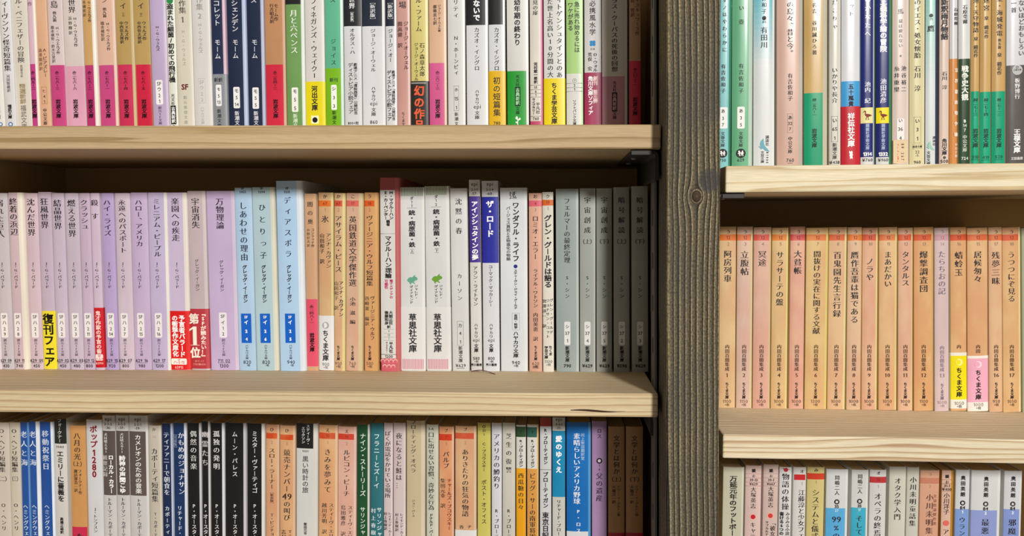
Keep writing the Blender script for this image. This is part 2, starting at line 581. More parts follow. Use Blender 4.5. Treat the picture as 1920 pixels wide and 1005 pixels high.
    def text_v(self, mb, s, y0, y1, size, dx, style, color, off, rotlatin=False):
        z0, z1 = self.zpx(y0), self.zpx(y1)
        n = len(s)
        pitch = (z0 - z1) / n
        sz = min(size * self.pp, pitch * 1.3) if size else pitch * 0.97
        sx = sz
        lim = self.W * 1.02
        x0 = self.cx + dx * self.pp
        sx = min(sx, lim)
        P, T = [], []
        for i, ch in enumerate(s):
            if ch in '_ 　':
                continue
            rot = ch in ROT or rotlatin
            g, tr, w = glyph(ch, style, sz < 9.5 * self.pp, rot)
            zc = z0 - pitch * (i + 0.5)
            o = len(P)
            ox = oz = 0.0
            sqz = min(1.0, pitch / sz * 1.0) if pitch < sz else 1.0
            if ch in SMALL:
                ox, oz = 0.08, 0.08
            if ch in '、。':
                ox, oz = 0.55, 0.55
            if ch == 'ー':
                pass
            for (gx, gz) in g:
                if rot:
                    gx, gz = gz, -gx
                    if ch == 'ー':
                        gx = -gx * 0.8
                P.append((x0 + (gx + ox) * sx, zc + (gz + oz) * sz * sqz))
            T += [tuple(k + o for k in (t[::-1] if (rot and ch == 'ー') else t)) for t in tr]
        if P:
            self.put(mb, P, T, color, off)

    def text_h(self, mb, s, y, size, dx, style, color, off):
        zc = self.zpx(y)
        sz = size * self.pp * 1.12
        gs = [glyph(ch, style, size < 7.5) if ch not in '_ ' else ([], [], 0.45) for ch in s]
        tw = sum(g[2] for g in gs) * sz
        k = min(1.0, (self.W - self.sw) * 1.0 / tw)
        x = self.cx + dx * self.pp - tw * k / 2
        P, T = [], []
        for g in gs:
            o = len(P)
            for (gx, gz) in g[0]:
                P.append((x + (gx + g[2] / 2) * sz * k, zc + gz * sz))
            T += [tuple(i + o for i in t) for t in g[1]]
            x += g[2] * sz * k
        self.put(mb, P, T, color, off)

    def rrect(self, mb, y0, y1, w, color, dx, off, r=1.5):
        za, zb = self.zpx(y1), self.zpx(y0)
        w = min(w * self.pp, (self.W - self.sw) * 0.98) / 2
        xc = self.cx + dx * self.pp
        r = min(r * self.pp, w * 0.9)
        P = []
        for (sx, sz_, a0) in ((1, 1, 0), (-1, 1, 90), (-1, -1, 180), (1, -1, 270)):
            for k in range(4):
                a = math.radians(a0 + 30 * k)
                P.append((xc + sx * (w - r) + r * math.cos(a), (zb - r if sz_ > 0 else za + r) + r * math.sin(a)))
        self.put(mb, P, [tuple(range(len(P)))], color, off)

    def frame(self, mb, y0, y1, w, color, dx, off):
        za, zb = self.zpx(y1), self.zpx(y0)
        w = w * self.pp / 2; t = 0.00022
        xc = self.cx + dx * self.pp
        for (a, b_, c, d) in ((xc - w, xc - w + t, za, zb), (xc + w - t, xc + w, za, zb), (xc - w, xc + w, za, za + t), (xc - w, xc + w, zb - t, zb)):
            self.put(mb, [(a, c), (b_, c), (b_, d), (a, d)], [(0, 1, 2, 3)], color, off)

    def disc(self, mb, y, r, color, dx, off, shape=None, w=None):
        zc = self.zpx(y); xc = self.cx + dx * self.pp
        if shape:
            P = [(xc + a * w * self.pp, zc + b_ * r * self.pp) for (a, b_) in SHAPES[shape]]
        else:
            P = [(xc + r * self.pp * math.cos(a * math.pi / 10), zc + r * self.pp * math.sin(a * math.pi / 10)) for a in range(20)]
        self.put(mb, P, [tuple(range(len(P)))], color, off)

    def build(self, group):
        root = bpy.data.objects.new('paperback', None)
        COL.objects.link(root)
        root.empty_display_size = 0.01
        root.location = self.base
        root.rotation_euler = (0, self.lean, 0)
        tag(root, self.label, 'book', group)
        D = 0.105
        mb = MB()
        zones, band, prints = [], None, []
        bz = []
        ribbon = None
        stick, smb = None, None
        for it in self.items:
            k = it[0]
            if k == 'z':
                z = (self.zpx(float(it[2])), self.zpx(float(it[1])), it[3])
                zones.append(z)
            elif k == 'g':
                ya, yb = float(it[1]), float(it[2])
                for i in range(14):
                    a, b_ = ya + (yb - ya) * i / 14, ya + (yb - ya) * (i + 1) / 14
                    zones.append((self.zpx(b_), self.zpx(a), mixhex(it[3], it[4], (i + .5) / 14)))
            elif k == 'o':
                band = (max(0.0003, self.zpx(float(it[2]))), self.zpx(float(it[1])), it[3])
            elif k == 'y':
                bz.append((self.zpx(float(it[2])), self.zpx(float(it[1])), it[3]))
            elif k == 'sticker':
                stick = it; smb = MB()
                self.rrect(smb, float(it[1]), float(it[2]), float(it[3]), it[4], 0.0, 0.0001, 0.1)
            elif k == 'ribbon':
                ribbon = it
            else:
                prints.append(it)
        self.wrap(mb, 0.0, self.H, zones, self.color, self.sc, D, 0.0, self.finish)
        nwrap = self.nw
        bm_ = MB() if band else None
        BO = 0.00028
        if band:
            self.wrap(bm_, band[0], min(band[1], self.H), bz, band[2], mixhex(band[2], 'ffffff', 0.1) if band[2] not in ('000',) else '222', D * 0.9, BO, 'g' if self.finish == 'g' else 'c', thick=0.00018)
            nband = self.nw
        nd = 0
        for it in prints:
            k = it[0]
            opt = {'c': '2b2528', 's': 0, 'd': 0, 'k': None}
            pos = []
            auto = it[-1] == '~'
            for tkn in (it[1:-1] if auto else it[1:]):
                if len(tkn) > 2 and tkn[1] == '=' and tkn[0] in 'csdk' and k != 'q':
                    opt[tkn[0]] = tkn[2:]
                else:
                    pos.append(tkn)
            d = float(opt['d']); s = float(opt['s'])
            ymid = None
            if k == 't' or k == 'x':
                ymid = (float(pos[1]) + float(pos[2])) / 2
            elif k == 'h':
                ymid = float(pos[1])
            elif k in 'pfqv':
                ymid = (float(pos[0]) + float(pos[1])) / 2
            elif k in 'lc':
                ymid = float(pos[0])
            elif k == 'a':
                ymid = float(pos[1])
            zm = self.zpx(ymid)
            onband = band and band[0] <= zm <= band[1]
            if band and not onband and zm < band[1]:
                continue
            if onband and auto:
                if k == 't' and self.zpx(float(pos[1])) > band[1]:
                    onband = False
                else:
                    continue
            tgt = bm_ if onband else mb
            eo = BO if onband else 0.0
            if stick and float(stick[1]) <= ymid <= float(stick[2]):
                tgt, eo = smb, 0.00006
            if k == 't' or k == 'x':
                y0, y1, st = float(pos[1]), float(pos[2]), pos[0]
                if band and not onband and y1 > 0:
                    zt = band[1]
                    n = len(st); keep = ''
                    for i, ch in enumerate(st):
                        zc = self.zpx(y0 + (y1 - y0) * (i + 0.8) / n)
                        if zc > zt:
                            keep += ch
                    y1 = y0 + (y1 - y0) * len(keep) / n
                    st = keep
                    if not st:
                        continue
                self.text_v(tgt, st, y0, y1, s, d, opt['k'] or 'm', opt['c'], eo + 0.00014, k == 'x')
            elif k == 'h':
                self.text_h(tgt, pos[0], float(pos[1]), float(pos[2]), d, opt['k'] or 'g', opt['c'], eo + 0.00014)
            elif k in 'pq':
                self.rrect(tgt, float(pos[0]), float(pos[1]), float(pos[2]), pos[3], d, eo + 0.00006, 2.2 if k == 'p' else 0.1)
            elif k == 'f':
                self.frame(tgt, float(pos[0]), float(pos[1]), float(pos[2]), pos[3], d, eo + 0.0001)
            elif k == 'l':
                y, w = float(pos[0]), float(pos[1])
                self.rrect(tgt, y - 0.35, y + 0.35, w, pos[2], d, eo + 0.0001, 0.1)
            elif k == 'v':
                n = int(pos[3]); wtot = (self.W - self.sw) / self.pp * 0.92
                for i in range(n):
                    dd = -wtot / 2 + wtot * (i + .5) / n
                    self.rrect(tgt, float(pos[0]), float(pos[1]), wtot / n * 0.5, pos[2], dd, eo + 0.0001, 0.1)
            elif k == 'c':
                self.disc(tgt, float(pos[0]), float(pos[1]), pos[2], d, eo + 0.00007 + 0.000012 * nd)
                nd += 1
            elif k == 'a':
                self.disc(tgt, float(pos[1]), float(pos[3]), pos[4], d, eo + 0.00012, pos[0], float(pos[2]))
        mb.build('cover', root, smooth=lambda i: i < nwrap)
        if band:
            bm_.build('paper_band', root, smooth=lambda i: i < nband)
        if stick:
            so = smb.build('price_sticker', root)
            so['label'] = 'beige price sticker with red and black print'
        pb = MB()
        pb.box((-self.W / 2 + 0.0007, self.bul + 0.0008 + self.rr * 0.6, 0.0004), (self.W / 2 - 0.0007, D - 0.0012, self.H - 0.0009), paper(random.choice(['d0b384', 'd6bd92', 'c9ab7c', 'd4bd98']), 'p'))
        pb.build('page_block', root)
        if ribbon:
            xa, xb, ya = float(ribbon[1]), float(ribbon[2]), float(ribbon[3])
            rb = MB()
            inv = Matrix.LocRotScale(root.location, root.rotation_euler, None).inverted()
            n = 14
            top_, bot = [], []
            for i in range(n + 1):
                t = i / n
                p = U(xa + (xb - xa) * t, ya, self.Y - 0.004 - 0.012 * t * t)
                p.z = self.base.z + 0.0006 + 0.0012 * math.sin(t * 5)
                wd = 0.0013 + 0.0024 * max(0, t - 0.55)
                side = Vector((0.2, -1, 0)) * wd
                for L_, s_ in ((top_, 1), (bot, -1)):
                    L_.append(inv @ (p + side * s_ * 0.7))
            vs = []
            for a, b_ in zip(top_, bot):
                vs += [a + Vector((0, 0, .0003)), b_ + Vector((0, 0, .0003)), b_, a]
            fs = []
            for i in range(n):
                for k in range(4):
                    fs.append((i * 4 + k, i * 4 + (k + 1) % 4, i * 4 + 4 + (k + 1) % 4, i * 4 + 4 + k))
            fs += [(0, 1, 2, 3), (n * 4 + 3, n * 4 + 2, n * 4 + 1, n * 4)]
            rb.add(vs, fs, paper('5a2420', 'i'))
            ro = rb.build('bookmark_ribbon', root)
            ro['label'] = 'thin dark red bookmark ribbon'
        return root


def mb_add_shared(mb, vs, fs, m):
    """add faces over one shared vertex list, so neighbouring zones keep smooth normals inside each zone"""
    if not fs:
        return
    used = sorted({i for f in fs for i in f})
    re = {u: i for i, u in enumerate(used)}
    mb.add([vs[u] for u in used], [tuple(re[i] for i in f) for f in fs], m)


def interp(tab, x):
    if x <= tab[0][0]:
        return tab[0][1]
    for (a, va), (b_, vb) in zip(tab, tab[1:]):
        if x <= b_:
            return va + (vb - va) * (x - a) / (b_ - a)
    return tab[-1][1]


# ------------------------------------------------------------------ the bookcase
def plank(name, pxl, zl, pxr, zr, mat, label, T=0.0173):
    """a shelf board between two world x, with its top at zl / zr"""
    xl, xr = pxl, pxr
    D = 0.184
    L_ = math.hypot(xr - xl, zr - zl)
    mb = MB()
    mb.box((0, 0, -T), (L_, D, 0), mat)
    o = mb.build(name, None, bevel=0.0012, seg=2)
    o.location = (xl, 0, zl)
    o.rotation_euler = (0, -math.atan2(zr - zl, xr - xl), 0)
    tag(o, label, 'shelf', 'pine shelf boards')
    return o


def zline(p, q):
    a, b_ = U(p[0], p[1], 0.0), U(q[0], q[1], 0.0)

    def z_at_x(x):
        return a.z + (b_.z - a.z) * (x - a.x) / (b_.x - a.x)
    return z_at_x


zL1 = zline((0, 236.0), (1237, 233.0))
zL2 = zline((0, 731.0), (1236, 738.5))
zR1 = zline((1360, 311.0), (1920, 305.5))
zR2 = zline((1355, 815.0), (1920, 824.5))
zL3 = lambda x: zL2(x) - 0.1915
zR3 = lambda x: zR2(x) - 0.1935
XL0 = U(-170, 500, 0).x
XL1 = U(1237, 500, 0).x
XR0 = U(1360, 335, 0).x
XR0b = U(1355, 840, 0).x
XR1 = U(2330, 500, 0).x

pineA = pine('pine_honey', 'c2a881', 'b79c74', 'a0845a', 1.0, fz=110, fy=230, warp=0.016)
pineB = pine('pine_pale', 'd6c29c', 'c9b088', 'b39670', 2.0, fz=260, fy=200, warp=0.008)
pineC = pine('pine_cream', 'e3d6b6', 'dacaa6', 'c8b086', 3.0, fz=150, fy=230, warp=0.022)
pineD = pine('pine_blond', 'e6d7b8', 'd6bf9b', 'b99a76', 4.6, fz=250, fy=235, warp=0.016)
crack = paper('3a2012', 'i')

plank('shelf_board', XL0, zL1(XL0), XL1, zL1(XL1), pineA, 'honey coloured pine shelf board under the pink banded row left of the post')
s2 = plank('shelf_board', XL0, zL2(XL0), XL1, zL2(XL1), pineB, 'pine shelf board with a dark split near its end, under the lilac row')
plank('shelf_board', XL0, zL3(XL0), XL1, zL3(XL1), pineA, 'pine shelf board under the row of black and blue books')
plank('shelf_board', XR0, zR1(XR0), XR1, zR1(XR1), pineC, 'pale pine shelf board under the glossy green banded row right of the post', 0.0188)
plank('shelf_board', XR0b, zR2(XR0b), XR1, zR2(XR1), pineD, 'thick cream pine shelf board under the long orange set')
plank('shelf_board', XR0b, zR3(XR0b), XR1, zR3(XR1), pineC, 'pine shelf board under the white row right of the post')

# the split in the edge of the second board
cm = MB()
P0, P1 = U(1070, 769, 0), U(1173, 772, 0)
pts = []
for i in range(13):
    t = i / 12
    x = P0.x + (P1.x - P0.x) * t
    z = P0.z + (P1.z - P0.z) * t + 0.00035 * math.sin(t * 7)
    h = 0.00075 * (0.25 + 0.75 * math.sin(math.pi * min(1, t * 1.1 + 0.05))) * (1 if t < 0.97 else 0.3)
    pts.append((x, z, h))
inv = Matrix.LocRotScale(s2.location, s2.rotation_euler, None).inverted()
vs = [inv @ Vector((x, -0.00012, z + h)) for x, z, h in pts] + [inv @ Vector((x, -0.00012, z - h)) for x, z, h in reversed(pts)]
cm.add(vs, [tuple(range(len(vs)))], crack)
co = cm.build('split', s2)
co['label'] = 'dark split in the pine edge'

# the post: a 2x4 standing on edge, its narrow face to the room
YP = -0.021
pa, pb_ = U(1251.5, 0, YP), U(1350.8, 0, YP)
pc, pd = U(1249, 1005, YP), U(1349.5, 1005, YP)
kn = U(1306, 368, YP)
zt, zb = 0.42, -0.52


def ext(a, b_, z):
    return a.x + (b_.x - a.x) * (z - a.z) / (b_.z - a.z)


xl0, xl1 = ext(pc, pa, zb), ext(pc, pa, zt)
xr0, xr1 = ext(pd, pb_, zb), ext(pd, pb_, zt)
cx0, cx1 = (xl0 + xr0) / 2, (xl1 + xr1) / 2
wpost = (xr0 - xl0 + xr1 - xl1) / 2
ang = math.atan2(cx1 - cx0, zt - zb)
pm = MB()
nseg = 60
hh = (zt - zb)
# long edges wander a little, as on a worn stud
vs, fs = [], []
for i in range(nseg + 1):
    z = hh * i / nseg
    w1 = wpost / 2 + random.uniform(-1, 1) * 0.00025
    w2 = wpost / 2 + random.uniform(-1, 1) * 0.00025
    r = 0.0022
    ring = [(-w1, 0.089), (-w1, r), (-w1 + r * .3, r * .3), (-w1 + r, 0), (w2 - r, 0), (w2 - r * .3, r * .3), (w2, r), (w2, 0.089)]
    vs += [(x, y, z) for x, y in ring]
for i in range(nseg):
    for k in range(8):
        fs.append((i * 8 + k, i * 8 + (k + 1) % 8, i * 8 + 8 + (k + 1) % 8, i * 8 + 8 + k))
fs += [tuple(range(8)), tuple(range(nseg * 8 + 7, nseg * 8 - 1, -1))]
inv = Matrix.LocRotScale(Vector((cx0, YP, zb)), Matrix.Rotation(ang, 4, 'Y').to_euler(), None).inverted()
kl = inv @ kn
pm.add(vs, fs, weathered('weathered_wood', kl.x, kl.z))
post = pm.build('wooden_post', None)
post.location = (cx0, YP, zb)
post.rotation_euler = (0, ang, 0)
tag(post, 'grey weathered wooden post with a round knot, standing between the two sets of shelves', 'post')


def post_x(side, z):
    return (ext(pc, pa, z) if side < 0 else ext(pd, pb_, z))


# steel rails with slots on both flanks of the post, and the folded brackets hooked into them
steel = metal('dark_steel', '6e6c66', 0.5, 0.4)
black_steel = metal('black_steel', '2b2620', 0.6, 0.0)
hole = paper('0c0b0a', 'i')
for side, lab in ((-1, 'long slotted grey steel rail on the flank of the post facing the lilac books'),
                  (1, 'long slotted grey steel rail on the flank of the post facing the orange set')):
    rm = MB()
    ax = post_x(side, zb) - cx0
    t = 0.0016
    a, b_ = (ax - t - .0003, ax - .0003) if side < 0 else (ax + .0003, ax + t + .0003)
    rm.box((a, 0.040, 0.02), (b_, 0.060, hh - 0.02), steel)
    xs = a - 0.00004 if side < 0 else b_ + 0.00004
    z = 0.04
    while z < hh - 0.04:
        rm.add([(xs, 0.0475, z), (xs, 0.0525, z), (xs, 0.0525, z + 0.012), (xs, 0.0475, z + 0.012)], [(0, 1, 2, 3)], hole)
        z += 0.032
    ro = rm.build('steel_rail', None)
    ro.location = (cx0, YP, zb); ro.rotation_euler = (0, ang, 0)
    tag(ro, lab, 'rail')


def bracket(side, zs, label, T=0.0173, y0=0.0035):
    """folded steel angle: a flange under the board, a bend, and a flange down the flank of the post"""
    zu = zs - T - 0.0004
    xp = post_x(side, zu) + side * 0.0024
    w, t, hgt, rr = 0.0195, 0.0020, 0.021, 0.005
    prof = [(w, 0.0)]
    for i in range(6):
        a = math.pi / 2 * i / 5
        prof.append((rr - rr * math.sin(a), -(rr - rr * math.cos(a)) - 0.0))
    prof.append((0.0, -hgt))
    # offset for thickness
    innr = [(w, -t)]
    for i in range(6):
        a = math.pi / 2 * i / 5
        innr.append((rr - (rr - t) * math.sin(a), -rr + (rr - t) * math.cos(a)))
    innr.append((t, -hgt))
    poly = prof + innr[::-1]
    n = len(poly)
    y1 = y0 + 0.124
    mb = MB()
    ys = [y0, y1]
    vs = [(side * x, y, z) for y in ys for (x, z) in poly]
    fs = [(i, (i + 1) % n, n + (i + 1) % n, n + i) for i in range(n)]
    h_ = len(prof)
    for k in range(h_ - 1):
        for o in (0, n):
            fs.append((o + k, o + k + 1, o + n - 2 - k, o + n - 1 - k))
    mb.add(vs, fs, black_steel)
    # folded lip along the front of the flange
    mb.box((min(side * 0.004, side * w), y0 - 0.0014, -0.0036), (max(side * 0.004, side * w), y0 - 0.0002, -0.0002), black_steel)
    o = mb.build('shelf_bracket', None, bevel=0.0004, seg=1)
    o.location = (xp, 0, zu)
    tag(o, label, 'bracket', 'steel shelf brackets')
    # screw heads under the flange
    for yy in (0.045, 0.09):
        sm = MB()
        k = 12
        vs = [(side * 0.013 + 0.0027 * math.cos(2 * math.pi * i / k), yy + 0.0027 * math.sin(2 * math.pi * i / k), -t) for i in range(k)]
        vs += [(side * 0.013 + 0.0017 * math.cos(2 * math.pi * i / k), yy + 0.0017 * math.sin(2 * math.pi * i / k), -t - 0.0012) for i in range(k)]
        sm.add(vs, [(i, (i + 1) % k, k + (i + 1) % k, k + i) for i in range(k)] + [tuple(range(k, 2 * k))], steel)
        sm.build('screw', o)


XM = U(1240, 400, 0).x
bracket(-1, zL1(XM), 'folded dark steel bracket under the end of the honey coloured board, beside the post')
bracket(-1, zL2(XM), 'folded dark steel bracket under the split board, beside the post', y0=0.03)
bracket(-1, zL3(XM), 'folded dark steel bracket under the board of black books, beside the post', y0=0.03)
XN = U(1355, 400, 0).x
bracket(1, zR1(XN), 'folded dark steel bracket above the orange set, under the pale board', 0.0188)
bracket(1, zR2(XN), 'folded dark steel bracket under the thick cream board, beside the post', y0=0.03)
bracket(1, zR3(XN), 'folded dark steel bracket under the board of white books, beside the post', y0=0.03)

# partition closing the gap between the post and the wall
m, nt, b = new_mat('dark_wall')
nz = nt.nodes.new('ShaderNodeTexNoise'); nz.inputs['Scale'].default_value = 30
rp = nt.nodes.new('ShaderNodeValToRGB')
rp.color_ramp.elements[0].color = lin('bc9c68'); rp.color_ramp.elements[1].color = lin('c8a874')
nt.links.new(nz.outputs['Fac'], rp.inputs[0]); nt.links.new(rp.outputs[0], b.inputs['Base Color'])
b.inputs['Roughness'].default_value = 0.9
pmb = MB()
pmb.box((cx0 - wpost / 2 + 0.002, YP + 0.0895, zb), (cx1 + wpost / 2 - 0.002, YB - 0.0002, zt), m)
tag(pmb.build('wall_divider', None), 'dark brown partition between the post and the wall', 'wall', None, 'structure')
wm = MB()
wm.box((XL0 - 0.022, YB, zb), (XR1 + 0.022, YB + 0.02, zt), m)
tag(wm.build('wall_back', None), 'dark brown wall behind the shelves', 'wall', None, 'structure')
for nm, x in (('light_block_left', XL0 - 0.022), ('light_block_right', XR1 + 0.002)):  # unseen side walls, added to stop light leaking in at the shelf ends
    wm = MB()
    wm.box((x, 0.0, zb), (x + 0.02, YB, zt), m)
    tag(wm.build(nm, None), 'unseen dark brown side wall added to keep light out of the shelf end', 'wall', None, 'structure')


# ------------------------------------------------------------------ the books
# one line each:  x0 x1 strip top colour [options] | what singles it out | printing on the spine
# z band, g graded band, o paper band, y band on the paper band, p rounded label, q square label, f frame, l rule,
# v upright bars, c disc, a emblem, t upright lettering, x turned lettering, h level lettering
def macro(s):
    p = s.split()
    k = p[0]
    if k == '@B':            # lilac novels: author
        return 't J・G・バラード 491 541 s=8.5'
    if k == '@J':            # n code price d
        n, code, price = p[1:4]
        d = p[4] if len(p) > 4 else '0'
        return ('t J・G・バラード 491 541 s=8.5 d=%s;p 587 633 13 ebe6e6 d=%s;h SF 594 7.5 d=%s;t ハ 600 610 s=8 k=g d=%s;h %s 616.5 7.5 d=%s;h %s 626.5 7.5 d=%s;t 創元SF文庫 635 668 s=6 c=5a4c5a d=%s;h 629_%s 676 7 d=%s;l 680.5 19 555 d=%s;h %s 686 7 d=%s'
                % (d, d, d, d, '2', d, n, d, d, code, d, d, price, d))
    if k == '@S':            # blue science fiction: number, no, price
        return ('h SF 353 5.5 k=m;h %s 360 5.5 k=m;t グレッグ・イーガン 497 568 s=8.5 k=b;q 588 643 19 0f5fc4;h SF 594.5 6 c=fff;t イ 600 609 s=8 k=b c=fff;h 2 621 7 c=fff k=b;h %s 636 7 c=fff k=b;t ハヤカワ文庫 646 674 s=6;h %s 679 8;t ＋ 683 687 s=4;h 税 685 4 d=3' % (p[1], p[2], p[3]))
    if k == '@C':            # orange pocket series: kana, number, volume, stripe, price, d
        d = p[6] if len(p) > 6 else '0'
        return ('t %s 364 373 s=8 d=%s;z 376 387 %s;h %s 381.5 7 c=8a2a14 d=%s k=l;h %s 393.5 7.5 c=8d7868 d=%s k=l;t ちくま文庫 648 676 s=6 k=b d=%s;h %s 681.5 7.5 c=5c4a40 k=l d=%s;h +税 687.5 5 c=5c4a40 d=%s' % (p[1], d, p[4], p[2], d, p[3], d, d, p[5], d, d))
    if k == '@I':            # red number bands of the small classics: text
        d = p[2] if len(p) > 2 else '0'
        return 't %s 133 169 s=7.5 c=2a0c18 d=%s;t 岩波文庫 186 222 s=9.5 k=b c=230812 d=%s' % (p[1], d, d)
    if k == '@G':            # green number bands
        return 't %s 184 218 s=8 c=07402c;t 岩波文庫 241 277 s=9.5 k=b c=06382a' % p[1]
    if k == '@N':            # grey science books: number, price
        return ('t S・シン 515 561 s=8.5;p 603 647 11.5 dcdcda;t シ 608 617 s=7.5 k=g;h 37 625 8;h %s 639 8;t 新潮文庫 649 679 s=7.5 k=b;h %s 686 7.5 k=b' % (p[1], p[2]))
    if k == '@E':            # thin white paperbacks with italic mark
        return 'h epi 346 9 k=l;h %s 355.5 5.5;h -%s- 363 6.5 k=m' % (p[1], p[2])
    if k == '@e':
        return 't ハヤカワ 606 635 s=7;h epi 638.5 9 k=l;t 文庫 645 661 s=8 k=b;h %s 672 7;h +税 678 4.5;h 早川書房 684 4.6 k=b' % p[1]
    if k == '@K':            # the orange set: stripe, no, volume, price
        d = '1'
        return ('t う 430 439 s=8 d=%s;z 439.5 451 %s;h 12 445.5 8 c=8a3414 d=%s k=l;h %s 457.5 8 c=8d7868 d=%s k=l;t 内田百閒集成 646 696 s=8.5 c=4a2a1c;h %s 703.5 9.5 c=4a2a1c k=m;t ちくま文庫 717 748 s=6.5 k=b c=2c1a14;h %s 752.5 8 c=6a4a3a k=l;h +税 759 5 c=6a4a3a' % (d, p[1], d, p[2], d, p[3], p[4]))
    if k == '@P':            # black novels
        return 't P・オースター 944 1012 s=9.5 c=dcdcdc k=g'
    raise ValueError(s)


